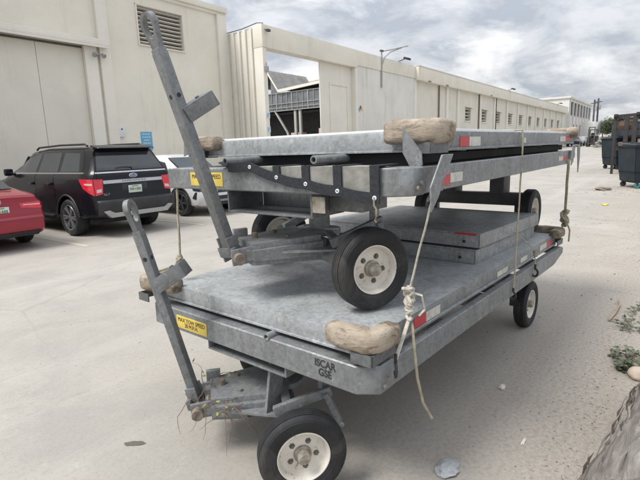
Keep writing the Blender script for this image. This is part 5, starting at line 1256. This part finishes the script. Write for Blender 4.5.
for x, y, a, b_, rz in ((1.335, 2.44, .062, .022, -.9),):
    q = bmesh.new(); q.faces.new([q.verts.new((math.cos(t) * a * (1 + .35 * noise.noise(Vector((math.cos(t) * 2 + x * 5, math.sin(t) * 2, 0)))), math.sin(t) * b_ * (1 + .35 * noise.noise(Vector((math.cos(t) * 2, math.sin(t) * 2, x * 3)))), 0)) for t in [k * math.pi / 20 for k in range(40)]])
    me = bpy.data.meshes.new('ground_stain'); q.to_mesh(me); q.free(); me.materials.append(M['oil']); o = bpy.data.objects.new('ground_stain', me); COL.objects.link(o); o.location = (x, y, .004); o.rotation_euler = (0, 0, rz); o['kind'] = 'structure'
st.bm.free()
def weed(c, n, rad, seed, label, group='weeds growing by the fallen trunk'):
    rnd = random.Random(seed); e = empty('weed', c, label, 'weed', group); lf = MB(); sm = MB()
    for i in range(n):
        a = rnd.uniform(0, 6.28); rr = rad * math.sqrt(rnd.random()); p = Vector((math.cos(a) * rr, math.sin(a) * rr * .7, rnd.uniform(.012, .055)))
        if i % 4 == 0: sm.tube([(p.x * .5, p.y * .5, 0), (p.x, p.y, p.z)], .0025, 4)
        for k in range(3):
            d = Vector((rnd.gauss(0, 1), rnd.gauss(0, 1), rnd.uniform(-.1, .5))).normalized() * rnd.uniform(.02, .045); s_ = d.cross(Vector((rnd.gauss(0, .3), rnd.gauss(0, .3), 1))).normalized() * d.length * .42
            lf.quad([p, p + d * .5 + s_, p + d, p + d * .5 - s_])
    lf.build('leaf', 'weed', e)['kind'] = 'stuff'; sm.build('stem', 'stem', e)
weed((4.14, .15, 0), 60, .18, 1, 'leafy green weed patch behind the pale stone'); weed((3.95, .16, 0), 40, .08, 2, 'small weed tuft just left of the pale stone'); weed((4.98, .16, 0), 45, .22, 3, 'low weed patch farther along the right edge'); weed((5.45, .12, 0), 28, .2, 4, 'sparse weed patch farthest along the right edge')
s = MB(); s.tube([(-.35, .03, .012), (-.1, 0, .016), (.2, -.015, .012), (.36, .01, .01)], [.010, .012, .010, .006], 7); o = s.build('stick', 'wood'); o.location = (5.35, .33, 0); tag(o, 'pale dry stick lying on the sandy ground at the right', 'stick')
# scattered debris and grit, too many to count
dm = MB(); rnd = random.Random(21)
def grit(x, y, s_):
    z = gz(x); rz = Matrix.Rotation(rnd.uniform(0, 6), 3, 'Z')
    if rnd.random() < .45: dm.box((x, y, z + s_ * .1), (s_ * rnd.uniform(1.2, 4), s_ * .22, s_ * .2), rz, 0)
    else: dm.box((x, y, z + s_ * .22), (s_, s_ * rnd.uniform(.4, 1), s_ * .4), rz @ Matrix.Rotation(.3, 3, 'X'), 0)
for i in range(900):
    t = rnd.random(); x = 2.3 + t * 2.6; y = .24 + abs(rnd.gauss(0, .17)) - t * .10; grit(x, y, rnd.choice((.002, .003, .003, .004, .005, .008)))
for i in range(200): grit(rnd.uniform(1.5, 8), rnd.uniform(.3, 6), rnd.uniform(.003, .010))
for i in range(160): grit(rnd.uniform(4.5, 14), rnd.gauss(.9, .8), rnd.uniform(.006, .018))
for i in range(90): grit(17.2 + rnd.uniform(-1, 1.6), 1.5 + rnd.gauss(0, .6), rnd.uniform(.012, .03))
o = dm.build('ground_debris', 'debris'); o['kind'] = 'stuff'; tag(o, 'dry twigs, grit and leaf scraps strewn over the concrete', 'debris')

# tidy: drop meshes that nothing uses
for me in list(bpy.data.meshes):
    if me.users == 0: bpy.data.meshes.remove(me)
